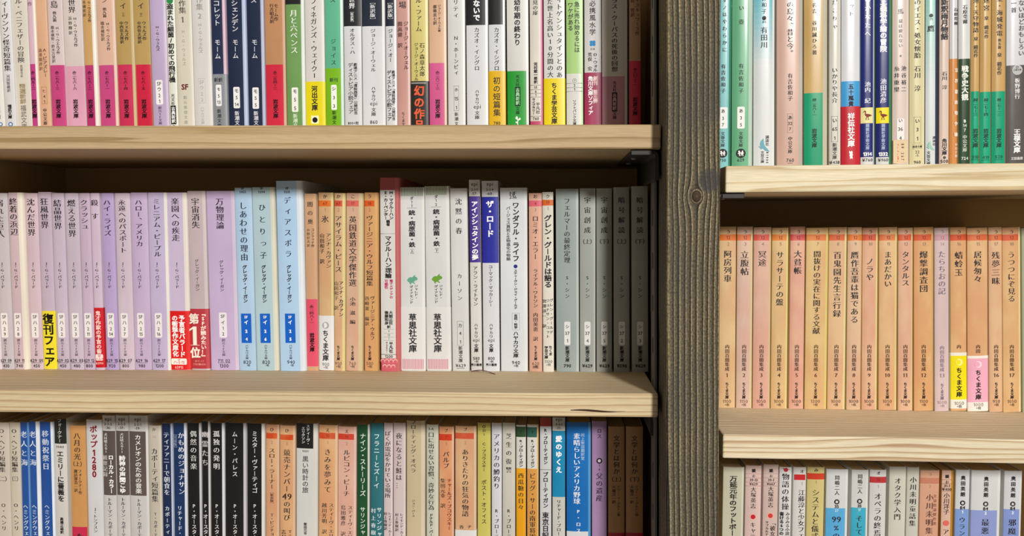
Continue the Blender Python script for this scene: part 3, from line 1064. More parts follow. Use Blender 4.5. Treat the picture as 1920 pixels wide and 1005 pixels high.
TOP_L = """
-12 9 0 -999 dfe0dc | white paperback cut by the photo edge, blue ring at its foot | t 福武文庫 196 224 s=7 k=b;c 233 3.6 3f74b8 d=3;c 233 2 dfe0dc x d=3
10 30 0 -999 d9dade b=0.8 | white paperback with small blue ring at its foot and long upright title | t ィーヴンソン怪奇短篇集 1 134 s=13;t 河田智雄訳 140 173 s=6.5 c=555;t 福武文庫 196 223 s=7.5 k=b;c 233 4.2 3f74b8;c 233 2.4 d9dade x
31 60 0 -999 d9d5ca b=0.8 | grey white paperback with brush style gold writing near its foot | t ル・ペニフェザーの冒険 -3 118 s=13 c=55524c;t 柴田都志子訳 122 145 s=6 c=77736c;t 精選新鮮 157 195 s=12 c=a89878 k=b;t 福武文庫 197 243 s=11 c=77736c k=g
60 72 3 -999 d6b6c8 sc=e6dfd2 | narrowest pale pink paperback with a dark pink lower band and cream edge | t 作 3 12 s=8 c=8a6a7c;z 120 240 c03c88;@I 赤二四五ー二
75 96 0 -999 dcae8c | peach paperback with boxed letters, the first peach one from the photo edge | t A・ビアズレー 90 145 s=8 d=4 c=6a4a3a;t 澁澤龍彦訳 90 133 s=7 d=-4 c=87654f;f 163 195 10 9a7050;t ヒ 166 175 s=7 c=6a4a3a;h 4 181 7 c=6a4a3a;h 1 191 7 c=6a4a3a;t 中公文庫 203 235 s=7.5
97 125 0 -999 d8c7c6 | grey pink paperback with magenta lower band beside the boxed peach one | t 島 0 17 s=14;t 他九篇 21 41 s=7;t H・G・ウエルズ作 50 102 d=4 s=7;t 橋本槇矩・鈴木万里訳 48 118 d=-5 s=6.5 c=655;z 122 240 c5427f;@I 赤二七六ー三
126 161 0 -999 d6cac6 | thick pale grey paperback with light rose lower band | t 世界 -1 25 s=14;t H・G・ウエルズ作 32 88 d=5 s=7.5;t 浜野輝訳 30 66 d=-4 s=7 c=554;z 124 240 dea2bb;@I 赤二七六ー六
162 181 5 -999 cda267 sc=ece4da | slim ochre paperback with dark pink lower band and white edge | t H・G・ウエルズ作 -10 42 d=4 s=6.5;t 橋本槇矩訳 -8 32 d=-5 s=6.5 c=654;z 122 240 b93070;@I 赤二七六ー二
188 220 2 -999 dab19a | salmon paperback with dark pink lower band, just after the slim ochre one | t ン -4 6 s=10;t 他九篇 14 33 s=7;t H・G・ウエルズ作 42 95 d=5 s=7;t 橋本槇矩訳 40 77 d=-5 s=7 c=654;z 122 240 c4427d;@I 赤二七六ー一
223 254 2 -999 b8995a | tan paperback with rose red lower band, just after the salmon one | t ワイ -12 19 s=12;t （上） 21 34 s=11;t ウェルズ作 40 76 d=5 s=8;t 中西信太郎訳 40 82 d=-4 s=7.5;z 121 240 cc3058;@I 赤二七六ー四
257 286 0 -999 b8995a | tan paperback with bright red lower band, beside the pale lilac one | t ワイ -12 19 s=12;t （下） 21 34 s=11;t ウェルズ作 40 76 d=5 s=8;t 中西信太郎訳 40 82 d=-4 s=7.5;z 121 240 cd1c3e;@I 赤二七六ー五
287 315 2 -999 bfaccf | lilac paperback with white label, the only lilac one in its row | t H・G・ウェルズ 48 96 s=9;p 150 196 13 f0edee;h SF 157 8;t ウ 163 172 s=8 k=g;h 2 179 8;h 1 190 8;t 創元SF文庫 199 234 s=6.5 c=5a4c5a
318 334 0 -999 e2e4d8 | slim white paperback with heavy black writing and a green dot above | c 1 6 2a8a4a;t 盗まれた細菌/初めての飛行機 7 155 s=12 k=b;t 光文社 176 198 s=7;q 198 233 10 222222;t 古典新訳 200 231 s=7 c=eee k=b;t 文 234 241 s=7
335 363 2 -999 d8d2c0 | cream paperback with a dark red monogram near its foot | t 作集 0 26 s=14 c=5a5048;h 1 37 13 k=m c=5a5048;t H・G・ウェルズ 55 124 s=7 c=b0a898;h SF 163 12 k=b c=6a1c20;t 創元推理文庫 178 234 s=7 c=a0a894
365 396 3 -999 d6d3d0 | white paperback with faded pale grey writing beside the navy one | t 作集 -8 20 s=13 c=9c9894;h 2 30 12 k=m c=9c9894;t H・G・ウェルズ 43 100 s=8 c=a8a4a0;f 147 193 13 c0bcb8;h SF 154 8 c=b8b4b0;t ウ 160 169 s=8 c=b8b4b0;h 2 176 8 c=b8b4b0;h 3 187 8 c=b8b4b0;t ハヤカワ文庫 200 233 s=7 c=bab6b2
400 424 3 -999 1e2b4b sc=d8b8c8 | navy paperback with a silver grey paper band | t コレット 0 49 s=13 c=e4e4ea k=g;t モーム 73 112 s=11 c=e4e4ea k=g;o 139 243 8a8f96;h 新訳 150 7;p 159 199 10.5 ececec;t モ 163 172 s=7 k=g;h 5 180 7.5;h 13 192 7.5;t 新潮文庫 204 240 s=8 c=333
429 461 4 -999 1b2743 sc=b4c2de | wide navy paperback with white writing beside the silver banded one | t シェンデン 0 60 s=13 c=e4e4ea k=g;t モーム 73 111 s=11 c=e4e4ea k=g;p 163 203 12 ececec;t モ 166 175 s=8 k=g;h 5 183 8;h 14 196 8;t 新潮文庫 208 244 s=9 c=e0e0e8
466 495 3 -999 1a2541 sc=b4b8d0 | navy paperback standing directly against the peach and crimson one | t ス -4 6 s=12 c=e4e4ea k=g;t モーム 73 111 s=11 c=e4e4ea k=g;p 164 204 12 ececec;t モ 167 176 s=8 k=g;h 5 184 8;h 5 197 8;t 新潮文庫 208 244 s=9 c=e0e0e8
499 536 1 -999 c08a60 | brown peach paperback with crimson lower band between navy and green | t モーム作 7 40 d=4 s=8;t 行方昭夫訳 7 44 d=-4 s=8;z 121 240 d42641;@I 赤二五四ー二
538 570 3 -999 6e9a56 sc=dfe6dc | leaf green paperback with white writing and a dark cap | z -30 8 1a1a1a;t 月と六ペンス 18 101 s=14 c=eef4e6;p 164 210 12 ecefe8;t モ 167 176 s=8 k=g;h 5 187 8.5;h 5 203 8.5;t 新潮文庫 213 248 s=9 c=dcecd0
574 608 2 -999 d8d4ce | white paperback with bright yellow band and a small black emblem | t フィネガンズ・ウェイクI -4 148 s=12;o 153 243 ecdc10;t 河出文庫 161 208 s=11.5 k=b;q 217 232 14 fbf6c8;c 225 5 151515
611 643 2 -999 5fb692 sc=cfe4d8 | mint green paperback with lime green lower band | t ス -4 5 s=11 c=204a3a;t ジョイス 71 124 s=10 c=204a3a;z 128 243 79b818;h 新刊 150 7 c=243;p 159 206 10.5 eef2e8;t シ 162 171 s=8 k=g;h 3 183 8;h 3 199 8;t 新潮文庫 207 243 s=8 c=1c3a10
646 679 0 -999 d6d8da | white paperback with short black cap, beside the mint and lime one | z -30 49 1a1a20;t 世界 -6 17 s=12 c=fff;t ［新訳版］ 19 44 s=6 c=e4e4e4;t オルダス・ハ 53 102 s=10;t 劇場アニメ「虐殺器官」公開記念 118 215 d=5 s=7 k=g;t ディストピア小説フェア 118 214 d=-4 s=10 k=g;h 800+税 231 5.5
680 722 1 -999 d9dbde | wide white paperback with dark navy cap, price 860 at its foot | z -30 49 1b2333;t ［新訳版］ 0 41 s=11 c=e0e0e0;t ジョージ・オーウェル 54 135 s=10;t ハヤカワ 162 191 s=8;h epi 195 10 k=l;t 文庫 202 218 s=9;h 860 229 8
724 743 2 -999 d9dbde | slim white paperback with dark navy cap and two columns of writing below | z -30 49 1b2333;t ［新訳版］ 0 41 s=10 c=e0e0e0;t ジョージ・オー 54 117 s=9;t ディストピア小説フェア 132 227 d=-3 s=9 k=g;t 劇場アニメ「虐殺器官」公開記念 132 226 d=5 s=6.5 k=g
745 768 2 -999 c9988e | dusty pink paperback with no band, just before the yellow one | t 場 0 19 s=14;t ジョージ・オーウェル 40 131 d=6 s=9 c=4a2a2a;t 開高健_訳 40 90 d=-5 s=9 c=5a3a38;t ちくま文庫 210 243 s=6.5
771 802 2 -999 d8cb7c | yellow paperback with black band and large orange lettering | t ル・ファーム -4 60 s=12;t 石ノ森章太郎 80 144 d=6 s=10;t ジョージ・オーウェル 80 152 d=-5 s=7.5;o 152 243 231f1c;y 152 154 2a2622;y 154.5 157 9a9890;t 幻の作品 160 246 s=20 k=b c=e2603a
805 837 1 -999 d9b08f | peach paperback with rose pink lower band, after the black banded yellow one | t ジョージ・オーウェル著 9 60 d=4 s=6;t 都築忠七訳 9 47 d=-4 s=7;z 118 243 d2588e;@I 赤二六二ー三
840 872 1 -999 d7d7d5 | plain white paperback with a narrow framed number panel | t リティ -2 35 s=10;t N・ホーンビィ 66 142 s=9;f 161 208 9.5 777777;t ホ 164 173 s=7 k=g;h 15 185 8;h 1 202 8;t 新潮文庫 210 245 s=7.5
875 915 1 -999 d8dadc | wide white paperback with black cap, no coloured band | z -30 47 141416;t ないで 0 40 s=13 k=b c=fff;t カズオ・イシグロ 51 133 s=10;t ハヤカワ 168 197 s=7.5;h epi 201 10 k=l;t 文庫 208 224 s=9
917 947 1 -999 d4d6d9 | white paperback with black cap and golden yellow band | z -30 46 141416;t カズオ・イシグロ 51 133 s=10;o 133 243 e2b414;t 初の短篇集 144 219 s=14 k=g;h 780 231 7
951 991 1 -999 d7d7d1 | white paperback with vivid green lower band and white sprout emblem | t 幼年期の終わり -2 86 s=12 k=b;z 133 243 1f9a30;t 光文社 140 163 s=7 c=0f3014;q 163 199 10.5 18301c;t 古典新訳 165 197 s=7.5 c=9cd8a0 k=b;t 文庫 200 215 s=7.5 c=0f3014;a sprout 226 11 16 f2f6ee
994 1016 3 -999 dbd5ca sc=c46684 | cream paperback with pink patterned edge and foot | t 見の扉 0 29 s=10;t 河村錠一郎訳 117 157 s=7 k=b;l 159.5 19 8a8680;t は 160 167 s=6;l 168 19 8a8680;h 6 171.5 6;l 175 19 8a8680;h 1 178.5 6;l 182 19 8a8680;t 平凡社 192 214 d=4 s=8;t ライブラリー 184 215 d=-4 s=6 k=b;l 218 19 8a8680;h 760 222.5 6.5;z 227 243 c04a6c
1020 1059 1 -999 d8d8d4 | white paperback with bright yellow band and two columns of long title | t ィトゲンシュタインとのあ -6 147 d=10 s=11.5;t た世上名高い10分間の大 -3 146 d=-7 s=11.5;o 147 243 ecd40e;t ちくま学芸文庫 155 233 s=11 k=b
1062 1093 1 -999 a6ce7c | pale lime paperback with white foot, title in two columns | t 急に売れ始めるには 3 99 d=5 s=10.5 k=g;t ワケがある 4 58 d=-7 s=10.5 k=g;z 138 243 dadad2;c 151 4 8a8a86;c 151 3.3 dadad2 x;t ク 148 154 s=5;l 156 30 aaaaaa;h 2 160 6;l 164 30 aaaaaa;h 1 167.5 6;l 171 30 aaaaaa;t ソフトバンク文庫 187 235 s=7 k=g
1096 1127 1 -999 d0cdcc | white paperback with blue clover mark and burgundy band | t 必携風水学 0 67 s=12 k=g;c 79 3 2f8ac4 d=-2.5;c 79 3 2f8ac4 d=2.5;c 83.5 3 2f8ac4 d=-2.5;c 83.5 3 2f8ac4 d=2.5;h 日本 92 4 k=g c=666;t D・ウォル 99 135 d=5 s=9;t 荒俣_宏 98 133 d=-5 s=8;o 136 243 a02c54;t 創刊_第三弾 143 194 d=5 s=8.5 k=b c=ffe0dc;t 角川文庫ソフィア 143 216 d=-4 s=9.5 k=b c=fff
1129 1176 1 -999 d3cbc2 | wide greyish paperback with mauve pink lower band, second from the post | t ラス・クーバスの死後の回想 -4 135 s=12;z 143 243 c28c9a;t 光文社 152 172 s=7;q 173 209 10 2a2226;t 古典新訳 175 207 s=7.5 c=c8a0ac k=b;t 文庫 209 224 s=7.5
1180 1202 0 -999 c09672 | dim tan paperback with red lower band, closest to the post | t イスキュワーラ作 -3 67 d=4 s=8 c=6a4a38;t 桂_哲訳 -3 32 d=-5 s=8 c=6a4a38;z 114 243 d4304c;t 赤八〇二ー一 127 162 s=8 c=3a0c18;t 岩波文庫 182 217 s=9.5 k=b c=30060f
"""

MID_L = """
-18 3 0 362 d8ccd8 | pale lilac paperback cut off by the photo edge | p 587 633 9 ebe6e6
4 26 0 362 b9b2ba | grey lilac paperback with 629 09 and 430 at its foot | t 溺れた巨人 374 446 s=15 d=-3;@J 9 09 430 -3
27 47 8 361 c2a8b2 sc=e8e0d0 | dusty pink paperback with a cream edge strip, 629 11 at its foot | t 終着の浜辺 371 442 s=15;@J 8 11 740
57 81 0 362 c9adba | rose lilac paperback beside the yellow banded one | t 沈んだ世界 372 443 s=15;@J 1 01 450
82 106 0 360 b5a0b8 | lilac paperback with a yellow band and thick black lettering | t 狂風世界 371 429 s=15;@B;o 583 693 f0e030;t 復刊フェア 588 688 s=20 k=b c=15100a
107 130 0 362 bba8bf | grey lilac paperback after the yellow banded one, 629 02 at its foot | t 結晶世界 374 431 s=15;@J 2 02 450
132 157 0 362 baa9bc | grey lilac paperback with 629 03 and 480 at its foot | t 燃える世界 374 445 s=15;@J 3 03 480
158 178 0 362 bda2c0 | narrow lilac paperback beside the slim red banded one | t クラッシュ 374 431 s=14;@J 11 12 800
179 196 0 362 c9b0c9 | slim pale lilac paperback with a red band | t 殺_す 374 412 s=14;@B;o 577 689 c9101e;t 鬼才作家の予言の書 583 663 s=10 k=b c=ffd8d4;p 664 676 14 f4e4e0;h SF 667.5 5 c=c22;h ハ-2-11 673 4.6 c=c22;h 62914 681 5 c=fdc8c0
199 222 0 362 a58bc4 | deep violet paperback, most saturated of the lilac ones | t ハイ・ライズ 374 443 s=14;@J 14 15 920
224 252 0 362 c5b0c1 | pinkish lilac paperback directly after the deep violet one | t 永遠へのパスポート 374 475 s=14;@J 7 07 800 -2
253 284 0 361 b99fc7 | lilac paperback with 629 16 and 980 at its foot | t ハロー、アメリカ 374 463 s=14;@J 15 16 980 -2
285 318 2 361 b4a2cb sc=e6e4d8 | bluish lilac paperback with 629 17 and 1200 at its foot | t ミレニアム・ピープル 372 482 s=14;@J 16 17 1200 -2
320 353 5 361 c0accf sc=e6dfd6 | lilac paperback with a wide scarlet band of two white columns | t 楽園への疾走 371 453 s=15;@B;o 583 694 dc1414;t 予言者バラード 591 670 d=7 s=11.5 k=b c=fff;t の衝撃作文庫化 591 669 d=-6 s=11.5 k=b c=fff;p 672 683.5 29 fff0e8;h ハ-2-12 679 6 c=c44;h SF 674.5 4 c=c44;h 62912 688.5 5.5 c=ffc8c0
359 390 3 358 b8a2a6 | greyish paperback with a dull red band and a giant numeral | t 宇宙消失 371 429 s=15;t グレッグ・イーガン 486 546 s=8 k=l;o 579 691 b9343e;t 『SFが読みたい！』 584 673 d=9 s=10 k=b c=ffe8dc;t 第 588 608 d=-8 s=20 k=b c=fff0e0;h 1 630 46 d=-8 k=m c=fff0e0;t 位 651 672 d=-7 s=20 k=b c=fff0e0;h SFイ-1-1 677 4.4 c=e09088;h 71101●800 683 4.4 c=e09088
395 446 2 358 b99fcb | widest lilac paperback, at the end of the lilac run | t 万物理論 371 430 s=15;t グレッグ・イーガン 488 547 s=8;p 586 633 14.5 e9e4ea;h SF 593 7.5;t イ 600 610 s=8 k=g;h 1 615.5 7.5;h 2 626 7.5;t 創元SF文庫 635 668 s=6.5 c=5a4c5a;h 711_02 676.5 7.5;l 680.5 22 555;h 1300 686 8
448 480 0 352 b0cee8 | light blue paperback with a blue label ending in 4 | t しあわせの理由 378 490 s=14.5 c=1a2036;@S 1451 4 820
481 518 5 351 b2ccd4 sc=d8d6c4 | grey blue paperback with a blue label ending in 6 | t ひとりっ子 378 490 s=13.5 c=1a2036;@S 1594 6 820
525 567 7 339 b0d0ee sc=dce4ec dy=-2 | tall light blue paperback with a blue label ending in 5 | t ディアスポラ 366 486 s=13.5 c=1a2036;@S 1531 5 940
575 597 0 363 cfa27c | narrow tan paperback with a coral red band, beside the tall blue one | t 闇の奥 375 424 s=10.5;t コンラッド作 428 464 d=4 s=6;t 中野好夫訳 428 464 d=-4 s=6 c=654;z 561 687 e2506a;t 赤二四八ー一 572 608 s=8 c=2a0c18;t 岩波文庫 624 660 s=9 k=b c=230812
598 624 2 361 c99f70 sc=e0d590 m | tan paperback with a white paper band, single large character as title | t 氷 402 420 s=14;t アンナ・カヴァン 437 503 d=6 s=10;t 山田和子_訳 437 495 d=-6 s=9;@C か 67 1 d86a20 900;o 592 694 e4e4e4;c 610 6.5 a8a8a8;c 610 5 e4e4e4 x d=-2;t ちくま文庫 619 677 s=11.5 k=b;h 900 683 7.5 c=777;h +税 689 5 c=777
626 643 4 362 d0a67c sc=e2d890 m | narrow orange tan paperback after the white banded one | t アサイラム・ピース 404 511 s=13;t アンナ・カヴァン 527 594 d=5 s=9;t 山田和子_訳 527 582 d=-4 s=8.5 c=654;@C か 67 2 d05038 950
648 674 6 362 cfa58a sc=d8cc98 m | pinkish orange paperback with a rose stripe, number 17 | t 英国鉄道文学傑作選 405 538 s=14.5;t 小池_滋_編 557 608 s=11;@C こ 17 1 d6645c 760
683 704 6 361 d29a5c sc=d0a060 m | orange paperback with a dark orange stripe, before the pink patterned one | t ヴァージニア・ウルフ短篇集 404 537 s=13.5;t ヴァージニア・ウルフ 555 638 d=5 s=8.5;t 西崎憲_編訳 555 612 d=-5 s=8 c=654;@C う 18 2 d85418 580
714 745 7 333 d8d6d2 sc=bc6060 dy=-1 | white paperback with dull red cap and red wave pattern at its foot | z 300 356.5 b05252;t M・マクルーハン 358 412 d=6 s=8.5 k=b;t E・カーペンター 358 412 d=-4 s=8.5 k=b;t 編著 412 424 s=7 k=b;l 438 31 999999;t マクルーハン理論 442 522 s=12.5 k=b;t 電子メディアの 524 560 d=5 s=7 c=c03868 k=b;t 可能性 524 542 d=-4 s=7 c=c03868 k=b;t 大前正臣 583 609 d=4 s=7.5 k=b;t 後藤和彦 583 609 d=-4 s=7.5 k=b;t 訳 610 616 s=6.5 k=b;l 617.5 18 aaaaaa;h 4 621 5.5 c=888;l 625 18 aaaaaa;h 13 628.5 5.5 c=888;l 632 18 aaaaaa;h 1 635 5.5 c=888;l 638.5 18 aaaaaa;t 平凡社 641 662 d=4 s=7.5 k=b;t ライブラリー 641 662 d=-4 s=4 k=b;l 664.5 30 444444;h 1200 668.5 6.5;z 672 700 cc5c68;c 677 4 eab0b0 d=-12;c 677 4 eab0b0 d=-4;c 677 4 eab0b0 d=4;c 677 4 eab0b0 d=12;c 678 3 cc5c68 x d=-12;c 678 3 cc5c68 x d=-4;c 678 3 cc5c68 x d=4;c 678 3 cc5c68 x d=12;c 687 4 eab0b0 d=-8;c 687 4 eab0b0 d=0;c 687 4 eab0b0 d=8;c 688 3 cc5c68 x d=-8;c 688 3 cc5c68 x d=0;c 688 3 cc5c68 x d=8
752 797 1 351 dadbda | thick white paperback with striped ends and a blue green rabbit | v 351 367.5 7c9068 14;h ダ 372 6;h 1 379 6;h 1 386 6;l 390 18 888888;t 銃・病原菌・鉄 394 464 s=12.5 k=b;t （上） 463 480 s=11;a rabbit 525 20 19 62a488;t ジャレド・ 534 561 d=7 s=8.5;t ダイアモンド 535 570 d=-2 s=8.5;o 576 694 e0dfdd;t 草思社文庫 588 661 s=15 k=b;v 673 692 d0788c 15
800 843 3 349 dadbda | thick white paperback with striped ends and a leaf green rabbit | v 349 365.5 7a9058 14;h ダ 369 6;h 1 376 6;h 2 383.5 6;l 388 18 888888;t 銃・病原菌・鉄 392 462 s=12.5 k=b;t （下） 461 478 s=11;a rabbit 523 20 19 6a9c34;t ジャレド・ 534 561 d=7 s=8.5;t ダイアモンド 534 569 d=-2 s=8.5;o 576 694 e0dfdd;t 草思社文庫 588 661 s=15 k=b;v 673 692 d0788c 15
848 880 0 353 d5d5d3 | plain white paperback with a rounded number frame, after the two rabbits | t 沈黙の春 369 442 s=12.5;t カーソン 511 566 s=9.5;f 602 648 11.5 777777;t カ 606 615 s=8 k=g;h 4 625 8;h 1 641 8;t 新潮文庫 649 680 s=8 k=g;h ¥629 685.5 7.5;l 690.5 15 333333
883 904 0 337 d8d6d0 | white paperback with a tall violet block, dark ribbon at its foot | @E 2-1-1 17;z 368 492 46308e;t アインシュタインの夢 377 488 s=12.5 k=b c=fff;t アラン・ライトマン 499 574 s=9;@e 580;ribbon 884 942 697.5
906 937 0 339 d8dade | white paperback with a tall royal blue block | @E 2-1-4 60;z 369 493 22269c;t ザ・ロード 376 445 s=14.5 k=b c=fff;t コーマック・マッカーシー 497 575 s=8.5 k=g;@e 800
939 988 2 352 d9dde0 | wide cool white paperback with one dark blue dot | h NF 363 9 k=m;h 236 369.5 8 k=m;t ワンダフル・ライフ 379 491 d=5 s=13 k=b;t バージェス頁岩と生物進化の物語 387 489 d=-9 s=8 k=g;c 499.5 3.6 1f2a80 d=4;t スティーヴン・ジェイ・グールド 505 580 d=4 s=8 k=b;f 587 619 14 999999 d=4;t 自然・科学 589 617 s=6.5 d=4 k=b;t ハヤカワ文庫 621 671 s=10 d=4 k=b;h 940 680 8.5 d=4;h +税 686 5 d=4
992 1017 0 362 d9a68e | salmon paperback with a rose stripe, number 4 | t ロミオ・エラー 404 487 s=12;t ライアル・ワトソン 504 577 s=9;t 内田美恵_訳 586 640 s=9.5;@C お 4 3 d6586a 620;f 685.5 691 12 8a6a5a;h 602 688 5
1018 1039 0 360 dcd6c8 | off white paperback with an orange stripe, number 19 | t グレン・グールドは語る 403 540 s=14 k=b;t グレン・グールド 559 627 d=6 s=7;t ジョナサン・コット 560 635 d=-1 s=7;t 宮澤淳一_訳 560 616 d=-7 s=7;t ク 364 373 s=8;z 374.5 385.5 d66018;h 19 379.5 7.5 c=8a3a10 k=l;h 1 391 7.5 c=999;t ちくま 648 667 d=4 s=7 k=b;t 学芸文庫 649 673 d=-4 s=7 k=b;h 1100 678 7.5 c=666 k=l;h +税 684 5 c=666
1043 1085 1 354 9aa5a2 | thick blue grey paperback, widest of the five grey ones | t フェルマーの最終定理 371 494 s=12;@N 1 790
1087 1116 1 353 9ea29c | grey paperback with label 37 4, beside the thick blue grey one | t 宇宙創成 366 441 s=12.5;h （上） 453 9 k=m;@N 4 ¥629
1118.5 1148 0 353 9ea29a | grey paperback with label 37 5, middle of the five grey ones | t 宇宙創成 366 441 s=12.5;h （下） 453 9 k=m;@N 5 ¥629
1151 1181 0 351 a0a29a | shaded grey paperback with label 37 2, second from the post | t 暗号解読 366 441 s=12.5;h （上） 453 9 k=m;@N 2 ¥590
1185 1216 0 349 a0a29a | darkest shaded grey paperback with label 37 3, closest to the post | t 暗号解読 366 441 s=12.5;h （下） 453 9 k=m;@N 3 ¥629
"""

